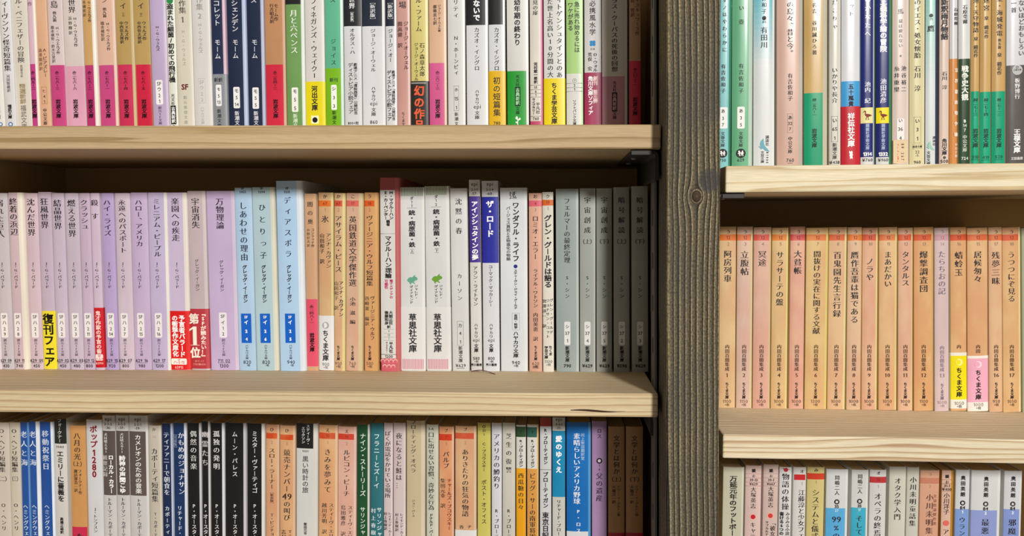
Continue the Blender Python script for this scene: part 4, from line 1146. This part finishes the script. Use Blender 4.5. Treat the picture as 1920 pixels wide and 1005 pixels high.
BOT_L = """
-5 21 0 792 cdc5b9 | cream story collection, second volume, cut by the photo edge | t O・ヘンリ短編集 803 886 s=11.5;h （二） 898 9 k=m;t O・ヘンリ 942 996 s=9.5
21.5 41 0 792 c8c2b2 | cream story collection, third volume, beside the two narrow blue ones | t O・ヘンリ短編集 803 886 s=11.5;h （三） 898 9 k=m;t O・ヘンリ 942 996 s=9.5
42 57 1 792 1a4f9f sc=6090c8 | narrow blue paperback directly after the cream pair | t 老人と海 806 876 s=12.5 c=d4dfee;t ヘミングウェイ 945 1015 s=9.5 c=dce8f6
58.5 73 4 790 1a4f9f sc=e2e8ee | narrow blue paperback with a white edge strip | t 老人と海 806 876 s=12.5 c=d4dfee;t ヘミングウェイ 945 1015 s=9.5 c=dce8f6
78 101 2 791 164999 sc=dfe6f0 | wider deep blue paperback with a five character title | t 移動祝祭日 806 882 s=13 c=d4dfee;t ヘミングウェイ 945 1015 s=9.5 c=dce8f6
105 128 0 785 d2d0cb | white paperback with a dark green black cap | z 760 832 1c201e;t フォークナー 785 830 s=9 c=c8ccc8 k=g;h 70401 838 5;t エミリーに薔薇を 845 941 s=12.5 k=b;t 高橋正雄訳 970 1001 s=6.5 k=b
134 163 0 798 d0985a | ochre paperback with a crimson foot, the only ochre one here | t 八月の光 811 863 s=12.5;h （上） 870 9 k=m;t フォークナー作 880 927 d=4 s=7;t 諏訪部浩一訳 880 923 d=-4 s=7;z 988 1400 cc284c;t 赤 1000 1009 s=8 k=b
165 194 0 787 d2d2d5 | white paperback with a dark red title and numerals | t ポップ 798 840 s=14 c=861828 k=b;h 1 849 14 k=b c=861828;h 2 862.5 14 k=b c=861828;h 8 876 14 k=b c=861828;h 0 889 14 k=b c=861828;t J・トンプスン 951 999 s=8
195 219 0 779 cbc9c7 | taupe topped white paperback marked 36 at its head | h epi 786.5 9 k=l;h 2-2-2 795 5.5;h -36- 802 6 k=m;z 808 928.5 5a4f4c;t 犬は吠えるI 812 850 d=-5 s=6.5 c=ddd;t ローカル・カラー 853 925 d=4 s=9.5 c=fff k=b;t 観察記録 853 895 d=-7 s=9.5 c=c8c4c0;t トルーマン・カポーティ 933 1014 s=8.5
220 244 0 779 cbc9c7 | taupe topped white paperback marked 37 at its head | h epi 786.5 9 k=l;h 2-2-3 795 5.5;h -37- 802 6 k=m;z 808 928.5 5a4f4c;t 犬は吠えるII 812 850 s=7.5 c=ddd;t 詩神の声聞こゆ 854 925 s=12 c=fff k=b;t トルーマン・カポーティ 933 1014 s=8.5
244.5 279 1 779 cbc9c7 | wide taupe topped white paperback marked 19 at its head | h epi 787 9 k=l;h 2-2-1 796 5.5;h -19- 803 6 k=m;z 809 929.5 594e4a;t カメレオンのための音楽 815 926 s=12 c=f4f4f0 k=g;t トルーマン・カポーティ 935 1014 s=8.5
281 303 1 798 c5bcad | beige paperback between the wide taupe one and the navy ones | t か 801 810 s=7 c=5a5048;h 26 819 6 c=b0a698;t カポーティ短篇集 840 942 s=12.5;t T・カポーティ 960 1014 s=7
305 324 1 794 11234a sc=b8c0d4 | dark navy paperback, narrower of the navy pair | t ティファニーで朝食を 810 929 s=11.5 c=d8dde8;t カポーティ 948 1003 s=9 c=d8dde8
326.5 349 2 793 132f5c sc=dde0ea | navy paperback with a small bracketed side title | t かもめのジョナサン 810 928 d=4 s=12 c=dfe4ee;t 【完成版】 811 843 d=-7 s=7 c=8c98b0;t リチャード・バ 948 1014 s=9 c=d8dde8
352 377 1 793 121214 sc=c8c8cc | black paperback, first of the black ones after the navy pair | t 偶然の音楽 806 882 s=12.5 c=cfcfcf;@P
379 393 1 790 121214 sc=d4d0d0 | narrowest black paperback | t 幽霊たち 806 876 s=12.5 c=d0c8c8;@P
395 419 2 793 121214 sc=d8d8dc | black paperback directly after the narrowest black one | t 孤独の発明 806 882 s=12.5 c=d8d8d8;@P
422 460 1 793 111113 sc=c4c4c8 | widest black paperback, title with a raised dot | t ムーン・パレス 808 895 s=10.5 c=e0e0e0 k=g;@P
463 493 3 794 121214 sc=dedcd6 | black paperback at the end of the black run, beside the orange ones | t ミスター・ヴァーティゴ 808 925 s=11 c=e0e0e0 k=g;@P
498 522 1 796 d0986c m | orange tan paperback touching the last black one | t ひ 801 810 s=8;z 812 822.5 ca4418;h 2 829 7.5 c=9a8070 k=l;t スロー・ラーナー 840 917 s=12;t ［新装版］ 920 947 s=7.5;t T・ピンチョン 962 1012 s=8
524 552 1 798 d09868 m | orange tan paperback with 49 within its title | t ひ 803 812 s=8;z 815 825 ca4418;h 3 832 7.5 c=9a8070 k=l;t 競売ナンバー 842 923 s=13;h 49 931 15 k=m;t の叫び 939 977 s=13;t T・ 993 1007 d=6 s=9;t 志村 993 1012 d=-6 s=9
555 590 5 794 d3d3cf sc=d6d4cc | white paperback with a black cap among the orange ones | z 760 841 181818;t スティーヴ・ 796 835 d=5 s=7 c=ddd k=g;t エリクソン 800 832 d=-4 s=7 c=ddd k=g;h 10501 846 4.5;t 黒い時計の旅 855 925 s=12 k=g;t 柴田元幸 980 1003 s=6 k=b
597 631 1 797 d79e6c m | light orange paperback after the black capped white one | t え 802 811 s=8;z 811.5 823 ca4420;h 10 817 7 c=9a3a18 k=l;h 1 830 7.5 c=9a8070 k=l;t きみを夢みて 841 925 s=13;t スティーヴ・エリ 943 1008 d=7 s=9.5;t 越川芳明_訳 943 1002 d=-6 s=9.5
633 666 1 800 d8a696 m | pink orange paperback beside the dark green one | t え 804 813 s=8;z 813.5 824.5 c83a28;h 10 819 7 c=9a2a20 k=l;h 2 832 7.5 c=9a8070 k=l;t ルビコン・ビーチ 843 931 s=13;t スティーヴ・エリ 948 1010 d=7 s=9.5;t 島田雅彦_訳 947 1006 d=-6 s=9.5
669 691 1 796 174a28 sc=d2d6cc | dark green paperback with white writing | t ナイン・ストーリーズ 812 931 s=11.5 c=e0ece0 k=g;t サリンジャー 950 1014 s=10 c=dcecdc k=g
694 718 0 793 286c76 | teal paperback beside the dark green one | t フラニーとズーイ 812 917 s=11.5 c=dcecec k=g;t サリンジャ 950 1007 d=5 s=9.5 c=e4f2f2 k=g;t 村上春樹 951 1006 d=-6 s=9.5 c=dce8ec
719 735 1 793 d3c2c4 | narrow pale pink paperback touching the teal one | t ぼくが電話をかけている場所 808 934 s=11;t レイモンド・カーヴ 960 1010 d=4 s=6.5;t 村上春樹訳 960 995 d=-4 s=6.5
737 759 1 793 d3c2c2 | pale pink paperback with dots ending its title | t 夜になると鮭は 811 902 s=12;t … 903 918 s=12;t レイモンド・カーヴ 962 1012 d=5 s=6.5;t 村上春樹訳 962 997 d=-4 s=6.5
762 792 5 789 c8b794 | sand coloured paperback, taller than the pink pair beside it | t フローティング・オペラ 787 887 s=10.5 d=-2;t ジョン・バース 937 970 s=7 d=-2
799 818 4 796 c8c9b8 sc=d0cfbc | pale green grey paperback with a long tightly set title | h 5-A 804 5.5;t 口に出せない習慣、奇妙な行為 810 957 s=11.5;t ドナルド・バーセ 963 1012 s=7 k=b
823 850 1 800 d58a5e m | deep orange paperback with a three character title | t ブ 803 812 s=7;z 814 826 c83618;h 7 820 7 c=9a2a14 k=l;h 1 832 7.5 c=9a6a50 k=l;t パルプ 846 879 s=12;t チャールズ・ブコウスキー 897 994 d=6 s=9 c=6a2018;t 柴田元幸_訳 897 953 d=-6 s=9.5
853 892 1 799 cf9c72 m | wide orange paperback with a white band starting at the photo's lower edge | t ブ 801 810 s=7;z 812 823 c84e30;h 2 830 7.5 c=9a8070 k=l;t ありきたりの狂気の物語 842 969 s=13;t チャ 984 998 d=8 s=9;t 青野 985 999 d=-7 s=9;o 994 1200 dedede
895 920 0 793 c9c060 | yellow paperback, the only yellow one here | l 806 24 a8a048;h O 800 7;h 51 807.5 6;h 1 815 6;t C・ブコウスキー 829 884 s=8 k=g;t ポスト・オフィス 899 983 s=10 k=g
921.5 941 0 793 d2d2d8 | narrow bluish white paperback after the yellow one | t アメリカの鱒釣り 812 918 s=12;t R・ブローティガン 953 1040 s=9
942 966 0 793 cac7ba | grey white paperback before the amber banded pair | t 芝生の復讐 810 889 s=11.5;t R・ブローティガン 953 1040 s=9
967.5 986 0 797 d8d6cf | white paperback with a green patch and amber lower half | z 800 819.5 2a4a2a;h 7 810 7 c=1a301a;t R・ブローティガン 824 876 s=7.5 k=b;z 878 1400 e7a010;t 西瓜糖の日々 886 957 s=11
988 1009 1 796 d8d6cf sc=d8b070 | white paperback with a teal patch and tan orange lower half | z 801 820 2a5a52;h 7 811 7 c=16302c;t R・ブローティガン 824 877 s=7.5 k=b;z 879 1400 d99a48;t ビッグ・サーの南軍将軍 887 1012 s=11.5
1012 1034 0 784 d0d0d2 | tall white paperback with a brick red top patch | z 770 799.5 aa3a20;t R・ブローティガン 803 871 s=8 k=b;l 880.5 22 444444;t ブローティガン 885 953 s=10 k=b;t 東京日記 960 1010 s=12.5 k=b
1035.5 1060 0 783 c9c9c0 | white paperback with a cyan blue block | h epi 787 9 k=l;h 7-1-1 796 5.5;h -21- 802.5 6 k=m;z 808 932 1488b8;t 愛のゆくえ 816 888 s=12.5 k=b c=fff;t リチャード・ブローティガン 937 1034 s=8.5
1062 1107 1 792 0c6ab8 | wide bright blue paperback near the post | t 素晴らしいアメリカ野球 812 946 d=-3 s=13 c=eef2f8;t 村上柴田翻訳堂 812 863 d=8 s=7 c=a8c0e0 k=g;t P・ロス 953 1001 s=9 c=f4f4f8;z 996.5 1400 dcdcde
1109.5 1138 0 790 a886b2 | mauve paperback between the bright blue and the brown ones | t ロス 803 823 s=9 k=g;c 864 5.5 1c1820;c 864 3 d8c8d8 x;h 1 873 5;h 6 880 5;t 父の遺産 886 941 s=13
1140.5 1171.5 0 800 b08456 | brown paperback, second from the post | t 文学とは何か 816 890 s=12;h （上） 899 9 k=m;t テリー・イーグルトン著 910 968 d=4 s=7 c=4a3420;t 大橋洋一訳 910 945 d=-5 s=7 c=4a3420;z 999 1400 b42038
1173.5 1206 0 800 b08456 | brown paperback, closest to the post | t 文学とは何か 816 890 s=12;h （下） 899 9 k=m;t テリー・イーグルトン著 910 968 d=4 s=7 c=4a3420;t 大橋洋一訳 910 945 d=-5 s=7 c=4a3420;z 999 1400 b42038
"""

TOP_R = """
1342 1368 3 -999 80c2c4 g sc=2f7a5c b=1.6 | turquoise paperback half hidden by the post | t ずノはやわらかに -6 100 s=9 d=2;t 有吉佐和子 119 176 s=9 d=0;p 201 241 15 e9ebe8 d=1;t あ 204 213 s=8 k=g d=0;h 3 222 8;h 7 234 8;t 文春文庫 247 276 s=8 d=0;c 287.5 8.5 141414;a figures 287.5 13 12 e8e8e4;h 750 300.5 7
1372 1406 6 -999 68b084 g sc=b8ccbc b=1.6 | glossy jade green paperback with a white number label | t 青い壺 -24 54 s=10;t 有吉佐和子 118 176 s=9.5;p 200 241 14 eceee8;t あ 203 213 s=8 k=g;h 3 221 8;h 5 234 8;t 文春文庫 247 276 s=8;c 287.5 9 121212;a figures 287.5 14 13 e8ece8;h 629 300 7.5
1413 1452 1 -999 d6dada g b=1.4 | white paperback fading to turquoise above, with a swallow emblem | g -30 120 58b0c0 d6dada;t 有吉佐和子 -32 27 s=10;c 34 4 222222;h お2 41 4.5;t 有田川 50 91 s=13;a swallow 273 21 28 6aa4b4;t 講談社 254 274 s=7 d=6;t 文芸文庫 283 306 s=7 d=-3 k=g;x ¥1900 284 307 s=6 d=6 k=b
1457 1502 5 -999 d0ac9c g sc=b8b0a4 b=1.5 | beige pink glossy paperback with a framed number panel | t の島々、昔と今。 2 106 d=2 s=13;t 有吉佐和子 137 190 d=2 s=10;f 213 249 10 9a7c6c d=2;t あ 216 225 s=8 k=g d=2;h 32 231.5 7.5 d=2;h 7 242 7.5 d=2;t 中公文庫 256 288 s=8.5 d=2;h 760 300.5 8 d=2;l 306 10 222222 d=2
1508 1546 8 -999 c8a464 g sc=c2baa2 b=1.5 | gold tan paperback with a wide green foot, between beige and white ones | t 名言_谷川誠ひろ著 4 104 s=9;z 174 400 129a6c;@G 緑二五八ー一
1555 1575 2 -999 d5d1c6 g b=1.2 | narrow white paperback before the blue and red one | t だめだこりゃ -34 58 s=10;t いかりや長介 126 194 s=10.5;f 218 266 12 777777;t い 221 231 s=9 k=g;h 65 242 8.5;h 1 259 8.5;t 新潮文庫 268 299 s=8.5 k=g;h ¥438 304.5 7.5
1578 1613 0 -999 d3d5d8 g b=1.2 | white and sky blue paperback with a red lower band | t リミット -24 33 s=10;z 152 400 3898d2;t 五十嵐貴 157 200 s=10 k=b c=12182c;o 199.5 320 c21e2e;t 祥伝社文庫 212 276 s=13 k=b c=fff;a dog 290 10 15 fff4f0
1614 1639 2 -999 121e6c g sc=a8aeb8 b=1.2 | royal blue paperback with a pale yellow wading bird panel | t 海のかなたへ -24 71 s=11.5 c=fff k=g;t 池内_紀 153 194 s=11.5 c=e8ecf6;z 201.5 231 ece4a0;a ibis 216 17 19 7a2c18;t 講談社学術文庫 232 281 s=7 c=b4c4e8 k=g;h 1314 289 8.5 c=fff k=b;z 294.5 400 d6d6d4;h ¥760 300 7.5
1643 1669 4 -999 0e1a66 g sc=3a7a50 b=1.2 | dark blue paperback with a bright yellow wading bird panel | t 主義科学論の冒険 -3 98 s=13 c=fff k=b;t 池田清彦 147 194 s=12 c=eef0f8;z 201.5 231 f2e000;a ibis 216 17 19 7a2408;t 講談社学術文庫 232 281 s=7 c=b4c4e8 k=g;h 1332 289 8.5 c=fff k=b;z 294.5 400 d6d6d4;h ¥960 300 7.5
1673.5 1703 2 -999 d9c7bd g b=1.4 | pale pink paperback with a price sticker in red and black | t 馬 14 29 s=11 c=6a6260;t 鼠は疲れない 35 90 s=8 c=98908a;c 105 2 888080;t 池谷裕二 122 174 d=6 s=10;t 糸井重里 122 174 d=-7 s=10;p 222 262 14 e8e2de;t い 221 231 s=8 k=g;h 36 242 8.5;h 4 259 8.5;sticker 262 306 27 d9c09c;x 8¥_367 268 302 s=11 d=4 c=4a3a30 k=g;x くっくっぴっ 268 305 s=9 d=-7 c=d8583c k=b;x しーい 268 305 s=5 d=11 c=d8583c k=b
1706 1734 1 -999 d6cc9e g b=1.4 | cream yellow paperback with a rounded number frame | t のイエス・処女懐胎 -2 110 s=12;t 石川_淳 123 172 s=12;f 219 268 13 98946c;t い 222 232 s=9 k=g;h 3 243 9;h 1 260 9;f 270 279 16 a8a47c;h 岩波文庫 275 4;h 22 285 7 c=6a6850;h -1- 291.5 6 c=6a6850;h 960 304 7
1735.5 1755 5 -999 d4dadb g sc=28304e b=1.2 | pale aqua paperback with a small swallow, dark blue edge strip | g -30 160 8cc8b4 d4dadb;c 29 3.6 444444;h 71 36 5;t 鷹 46 61 s=13;a swallow 274 15 20 98c4b4;t 講談社 255 274 d=6 s=5.5;t 文芸文庫 283 310 d=-4 s=6.5 k=g;ribbon 1733 1766 304
1761.5 1780 0 -999 d8c3b5 g b=1.2 | pinkish paperback between the aqua and the orange ones | t 新釈雨月物語 -2 75 s=13 k=b;t 石川_淳 134 168 s=10;t 角川文庫 260 291 s=9 k=b;c 295.5 2.8 444444;h 500 302.5 8
1780.5 1796.5 0 -999 cf8844 g b=1.2 | narrow orange paperback with a white upper part | z -30 110 d1d1d4;t 石原莞爾 14 48 d=3 s=7;t 世界最終戦争論 122 262 s=8 c=f6d8c0 d=4 k=b;t 中公文庫 268 296 s=6 c=f6d8c0 d=4
1797.5 1820 0 -999 d4d4d2 g b=1.2 | white paperback with a dark forest green lower half | t 石原莞爾 9 45 s=9;z 110 400 28422a;t 戦争史大観 123 189 s=13 c=eef0e6 k=b;h B 227 7 c=dfe4d8 k=b;h 14 235.5 7 c=dfe4d8;h 7 244 7.5 c=dfe4d8;t 中公文庫 253 285 s=8.5 c=ccd4c4;h 724 297 7 c=dde2d6
1821 1837 0 -999 c9a262 g b=1.6 | gold tan paperback with green foot, first of the three side by side | t 池・天守物語 -4 62 s=10;t 泉_鏡花作 69 108 s=8;z 171 400 12a078;@G 緑二七ー三;h 310 294.5 8 c=0c5a44;l 299.5 14 0c5a44
1838 1859 0 -999 c9a264 g b=1.6 | gold tan paperback with green foot, middle of the three side by side | t 草迷宮 -20 22 s=11;t 泉_鏡花作 30 73 s=8;z 172 400 12a078;@G 緑二七ー四;h 410 295 8 c=0c5a44;l 300 14 0c5a44
1860 1886 0 -999 c8a062 g b=1.6 | wide gold tan paperback with green foot, beside the dark grey based one | t 外科室・海城発電 -34 69 s=11.5;t 他五篇 72 92 s=6;t 泉_鏡花作 99 141 s=9;z 171 400 12a078;@G 緑二七ー一二;h 520 294 8 c=0c5a44;l 299.5 14 0c5a44
1887 1926 2 -999 d2d2d5 g b=1.2 | white paperback with a dark grey lower half and round silver seal | t ないほどおもしろい 0 106 d=7 s=11.5 k=g;t 百人一首 -26 25 d=-7 s=10 k=g;z 122 400 534e4b;c 131 9.5 c8c8c8;c 131 8.5 b4b4b4 x;h D 126 6 c=444;h 王様文庫 131 3.4 c=444;t 板野博行 146 186 s=10 c=eee;t 王様文庫 242 287 s=12.5 c=fff k=b;h 三笠書房 297 5 c=ccc k=b
"""

MID_R = """
1347 1379 0 425 d3ab78 m sc=d8c070 | orange set volume touching the post, priced 1100 | t 阿房列車 469 530 s=15;@K d86a1c 2 1 1100
1380 1409 1 425 d0ab9c m sc=dcd090 | orange set volume in greyish pink, second from the post | t 立腹帖 470 517 s=15.5;@K d85e2c 3 2 1150
1411 1443 1 426 d4a392 m sc=d4bc84 | pink orange set volume, third from the post, priced 1050 | t 冥途 470 500 s=15.5;@K d24e40 4 3 1050
1445 1475 1 427 d2aa72 m sc=e2d888 | golden orange set volume, fourth from the post | t サラサーテの盤 471 574 s=14.5;@K d87018 5 4 1000
1479 1507 0 425 d69b86 m | reddest pink orange set volume, fifth from the post | t 大貧帳 469 515 s=15;@K cc4648 6 5 1000
1508.5 1549 1 427 d4ae70 m sc=d8c870 | widest golden orange set volume, priced 1200 | t 間抜けの実在に関する文献 470 627 s=14;@K d87430 7 6 1200
1551 1583 2 426 d3a67c m sc=e4da98 | orange set volume directly after the widest golden one | t 百鬼園先生言行録 471 596 s=15;@K d05e2c 8 7 1000
1587 1614 0 426 d0a888 m sc=e0d8a0 | greyish orange set volume, eighth from the post, nine character title | t 贋作吾輩は猫である 471 607 s=15;@K d86e24 9 8 1000
1615.5 1643 2 427 d39b7c m sc=e6d890 | pinkish orange set volume, ninth from the post, three kana title set low | t ノラや 483 527 s=14.5;@K cc4e2c 10 9 1000
1647.5 1680 2 426 d2a472 m sc=e0d088 | orange set volume, tenth from the post, five kana title | t まあだかい 471 539 s=14;@K d05c24 11 10 1050
1684 1711 1 427 d39e82 m sc=d8c488 | pinkish orange set volume, eleventh from the post | t タンタルス 471 537 s=14;@K cf502c 12 11 1000
1714 1750 1 426 cf965e m sc=c8a468 | wide deep orange set volume beside the faded lilac pink one | t 爆撃調査団 470 549 s=15.5;@K cc4e1c 13 12 1100
1753 1780 0 427 d2b9b8 sc=dcd8c8 | faded lilac pink set volume with grey writing | t たらちおの記 470 553 s=14 c=7a6c7c;z 439.5 451 c898a0;t う 430 439 s=8 c=a08890 d=1;h 12 445.5 8 c=a87880 k=l d=1;h 14 457.5 8 c=b09ca0 k=l d=1;t 内田百閒集成 648 697 s=8.5 c=8a7a88;h 13 704 9.5 c=8a7a88 k=m;t ちくま文庫 719 750 s=6.5 c=7a6c7c k=b;h 1000 754.5 8 c=a89498 k=l;h +税 761 5 c=a89498
1783 1813.5 0 426 d09a64 m sc=e2dcd0 | orange set volume wearing a bright yellow paper band | t 蜻蛉玉 471 519 s=15.5;@K cc4a1c 16 14 1050;o 661 766 ece6da;y 667 749 eedd00;c 679 6.5 f8f0a0;c 679 5 eedd00 x d=-2;t ちくま文庫 689 745 s=11 k=b c=1c1410;h 1050 756 8.5 c=8a8478 k=l;h +税 762 5.5 c=666
1815 1853.5 0 427 d09c68 m | orange set volume wearing a pink paper band | t 居候匆々 470 531 s=15;@K cc4e1c 15 15 1000;o 667 771.5 eee4dc;y 672 754 e9a6bc;c 683 6.5 f6d4dc;c 683 5 e9a6bc x d=-2;t ちくま文庫 693 750 s=11 k=b c=1c1410;h 1000 758.5 8.5 c=8a8478 k=l;h +税 765 5.5 c=666
1855.5 1881 0 426 d1a078 m | narrow orange set volume after the pink banded one, priced 950 | t 残夢三昧 471 535 s=15;@K cc4e20 17 16 950
1881.5 1914 2 426 d19e66 m sc=e4d8a8 | orange set volume with a seven character title, last fully seen one | t うつつにぞ見る 471 567 s=14;@K cc4e20 18 17 1050
1918 1950 2 427 a8a888 | greenish grey paperback cut by the photo edge after the orange set | t 東京焼盡 471 540 s=14
"""

BOT_R = """
1354 1393 1 876 c8c4ac | greenish cream paperback touching the post, long bold title | t 万延元年のフットボール 892 1016 s=14 k=b
1396 1426.5 0 873 d8bbb3 | pink paperback with a deep red dot, code 39-13 | h 談 882.5 6.5 k=b;l 888.5 31 b88078;t お 889 896 s=6;l 896 31 b88078;h 39-13 900 6;l 904 31 b88078;h ¥629 907.5 6;l 911 31 b88078;t 大塚英志 913 954 s=10.5;c 969 6.5 e9a8a0;c 969 5.6 d8bbb3 x;c 969 4.6 c01c26 x;t キャラ 979 1011 s=11
1429.5 1458 0 871 d4b9b0 | pink paperback with a coral red dot, code 39-1 | h 談 882.5 6.5 k=b;l 888 28 a89088;t お 889 896 s=6;l 896 28 a89088;h 39-1 900 6;l 904 28 a89088;h ¥667 907.5 6;l 911 28 a89088;t 大塚英志 912 952 s=10.5;c 967 6.5 e9a8a0;c 967 5.6 d4b9b0 x;c 967 4.6 d0362c x;t 「彼女 975 1006 d=5 s=11;t サブカルチ 977 1005 d=-6 s=6.5
1459.5 1483 0 876 d4d2d0 | white paperback with a red fish shaped mark on its head | a ibis 880 18 5 b02430;c 881 4 b02430;t 物語の体操 887 957 s=14;t みるみる小説 960 1004 d=5 s=8;t 書ける6つの 960 1004 d=-6 s=8 k=b
1485.5 1510 0 876 d1ceca | white paperback with a red block, beside the yellow one | t オ 879 889 s=8 d=4;q 889.5 900 20 c02028 d=3;h 1 906.5 8 d=4 c=999 k=l;t 江藤淳と少女フェ 918 1010 d=4 s=13
1511.5 1544.5 0 876 cdbc7c | straw yellow paperback with an orange red stripe | t み 877 886 s=8;z 887.5 899 c8381e;h 1 904 7 c=a08858 k=l;t システムと儀式 917 1012 s=14
1547.5 1588 1 880 cfd0d0 dy=-1 | white paperback with sky blue lower part and numerals 99 | t 岡嶋二人 891 929 s=9.5 k=g;c 941 5 1c1c1c;h お 941 5 c=eee k=b;h 35 949.5 7.5 k=b;z 953 1400 54a8da;h 27 957.5 6 c=d0e8f6;h 99 974 15 k=m;h % 990 12 k=m;t の 998 1012 s=14
1595 1626 1 881 cccdca | white paperback with turquoise lower part, beside the red striped white one | t 岡嶋二人 889 926 s=9.5 k=g;c 940 5 1c1c1c;h お 940 5 c=eee k=b;h 35 948.5 7 k=b;z 952 1400 38a6c2;h 17 956 6 c=d0eef0;t そして 966 1004 s=13
1629 1660.5 0 881 d1cfcd | white paperback with a dull red stripe, right after the turquoise one | t オ 882 892 s=8;z 894 905.5 b83034;h 12 899 7 c=8a1c20 k=l;h 1 912 8 c=999 k=l;t オペラの終焉 924 1006 s=14
1665.5 1697.5 0 875 c9c7b8 | plain grey white paperback with a six character title | t オタク学入門 895 976 s=13
1698.5 1722 0 876 c5c3b6 | slim grey white paperback before the salmon one | t 小川未明童話集 893 988 s=12.5
1723.5 1760 0 882 d09c80 | salmon paperback with a faded darker stripe | z 896 907 c07a60;t う 885 894 s=7 c=a86a54;h 2 912 7 c=b88468 k=l;t 小川未明集 925 1003 s=14 c=5c3c34;t 文豪怪談傑作選 926 986 d=10 s=7 c=8c5c4c
1764 1783 5 882 d8b29e sc=b07c20 | pink paperback with a pale coral dot, ochre edge strip | h 談 893.5 6.5 k=b;l 899.5 18 8a6a5c;t お 900 908 s=7;l 907 18 8a6a5c;h 31-1 911 6.5;h ¥400 917.5 6.5;l 921 18 8a6a5c;t 小川洋子 924 965 s=11 k=g;c 981 5.6 da665c;t ア 991 1004 s=12
1790 1817 0 881 cfd1d4 | white and periwinkle paperback with label 84 1, narrowest of the last three | t 奥田英朗 891 932 s=9 k=b;c 943 5 1c1c1c;h お 943 5 c=eee k=b;h 84 952 8 k=b;z 954.5 1400 7a98d2;h 1 960 7 c=e4ecf8 k=b;t ウラン 969 1006 s=12
1819.5 1874 1 882 cfd0d0 | widest white and periwinkle paperback with label 84 2 | t 奥田英朗 893 933 s=9 k=b;c 945 5 1c1c1c;h お 945 5 c=eee k=b;h 84 954 8 k=b;z 957 1400 8a98ce;h 2 962 7 c=e4ecf8 k=b;t 最悪 972 1003 s=15
1881 1914 1 883 cfd1d4 | white and periwinkle paperback with label 84 3, at the photo edge | t 奥田英朗 892 934 s=9 k=b;c 945 5 1c1c1c;h お 945 5 c=eee k=b;h 84 953.5 8 k=b;z 955 1400 8296d0;h 3 961.5 7 c=e4ecf8 k=b;t 邪魔 972 1004 s=15
"""

ROWS = [
    dict(data=TOP_L, where='upper left shelf', group='paperbacks on the upper shelf left of the post', yref=235, z=None, zf=zL1,
         slope=[(0, .056), (60, .045), (220, .036), (350, .032), (500, .019), (650, .012), (800, .007), (1000, .006), (1200, 0)]),
    dict(data=MID_L, where='middle left shelf', group='paperbacks on the middle shelf left of the post', yref=690, zf=zL2,
         slope=[(0, .045), (60, .038), (200, .033), (320, .026), (395, .028), (520, .027), (578, .02), (598, .008), (650, -.004), (690, 0), (720, .006), (790, .008), (848, .015), (900, .012), (950, .006), (1000, 0.002), (1045, .006), (1090, 0), (1200, .003)]),
    dict(data=BOT_L, where='lower left shelf', group='paperbacks on the lower shelf left of the post', yref=1000, zf=zL3,
         slope=[(0, .027), (190, .022), (310, .015), (460, .002), (650, -.004), (800, 0), (1200, 0)]),
    dict(data=TOP_R, where='upper right shelf', group='paperbacks on the upper shelf right of the post', yref=300, zf=zR1,
         slope=[(1350, -.008), (1450, 0), (1800, -.003), (1920, -.006)]),
    dict(data=MID_R, where='middle right shelf', group='paperbacks on the middle shelf right of the post', yref=765, zf=zR2,
         slope=[(1350, -.005), (1550, -.013), (1640, -.006), (1720, 0), (1920, .006)]),
    dict(data=BOT_R, where='lower right shelf', group='paperbacks on the lower shelf right of the post', yref=1000, zf=zR3,
         slope=[(1350, -.018), (1500, -.02), (1900, -.026)]),
]

for row in ROWS:
    row['z'] = (lambda zf: (lambda px: zf(U(px, 500, YS).x)))(row['zf'])
    lines = [l for l in row['data'].strip().split('\n') if l.strip()]
    for line in lines:
        head, label, items = [s.strip() for s in line.split('|')]
        h = head.split()
        x0, x1, strip, top = (float(v) for v in h[:4])
        color = h[4]
        finish, sc, dy, bul = 'c', None, 0.0, 0.0008
        for o in h[5:]:
            if o in ('g', 'm'):
                finish = o
            elif o.startswith('sc='):
                sc = o[3:]
            elif o.startswith('dy='):
                dy = float(o[3:]) / 1000
            elif o.startswith('b='):
                bul = float(o[2:]) / 1000
        its = []
        for it in items.split(';'):
            it = it.strip()
            if it.startswith('@'):
                its += [q.split() + ['~'] for q in macro(it).split(';')]
            elif it:
                its.append(it.split())
        if row['data'] is MID_L and len(row.setdefault('done', [])) < 16:
            color = mixhex(color, 'f0e8f2', 0.25)
        row.setdefault('done', []).append(1)
        if finish == 'm':
            color = mixhex(color, 'dccdb0', 0.16)
            if sc:
                sc = mixhex(sc, color, 0.3)
        dy += random.uniform(-0.0008, 0.0008)
        bk = Book(row, x0, x1, strip, top, color, label + ', ' + row['where'], its, finish, dy, sc, bul)
        bk.build(row['group'])
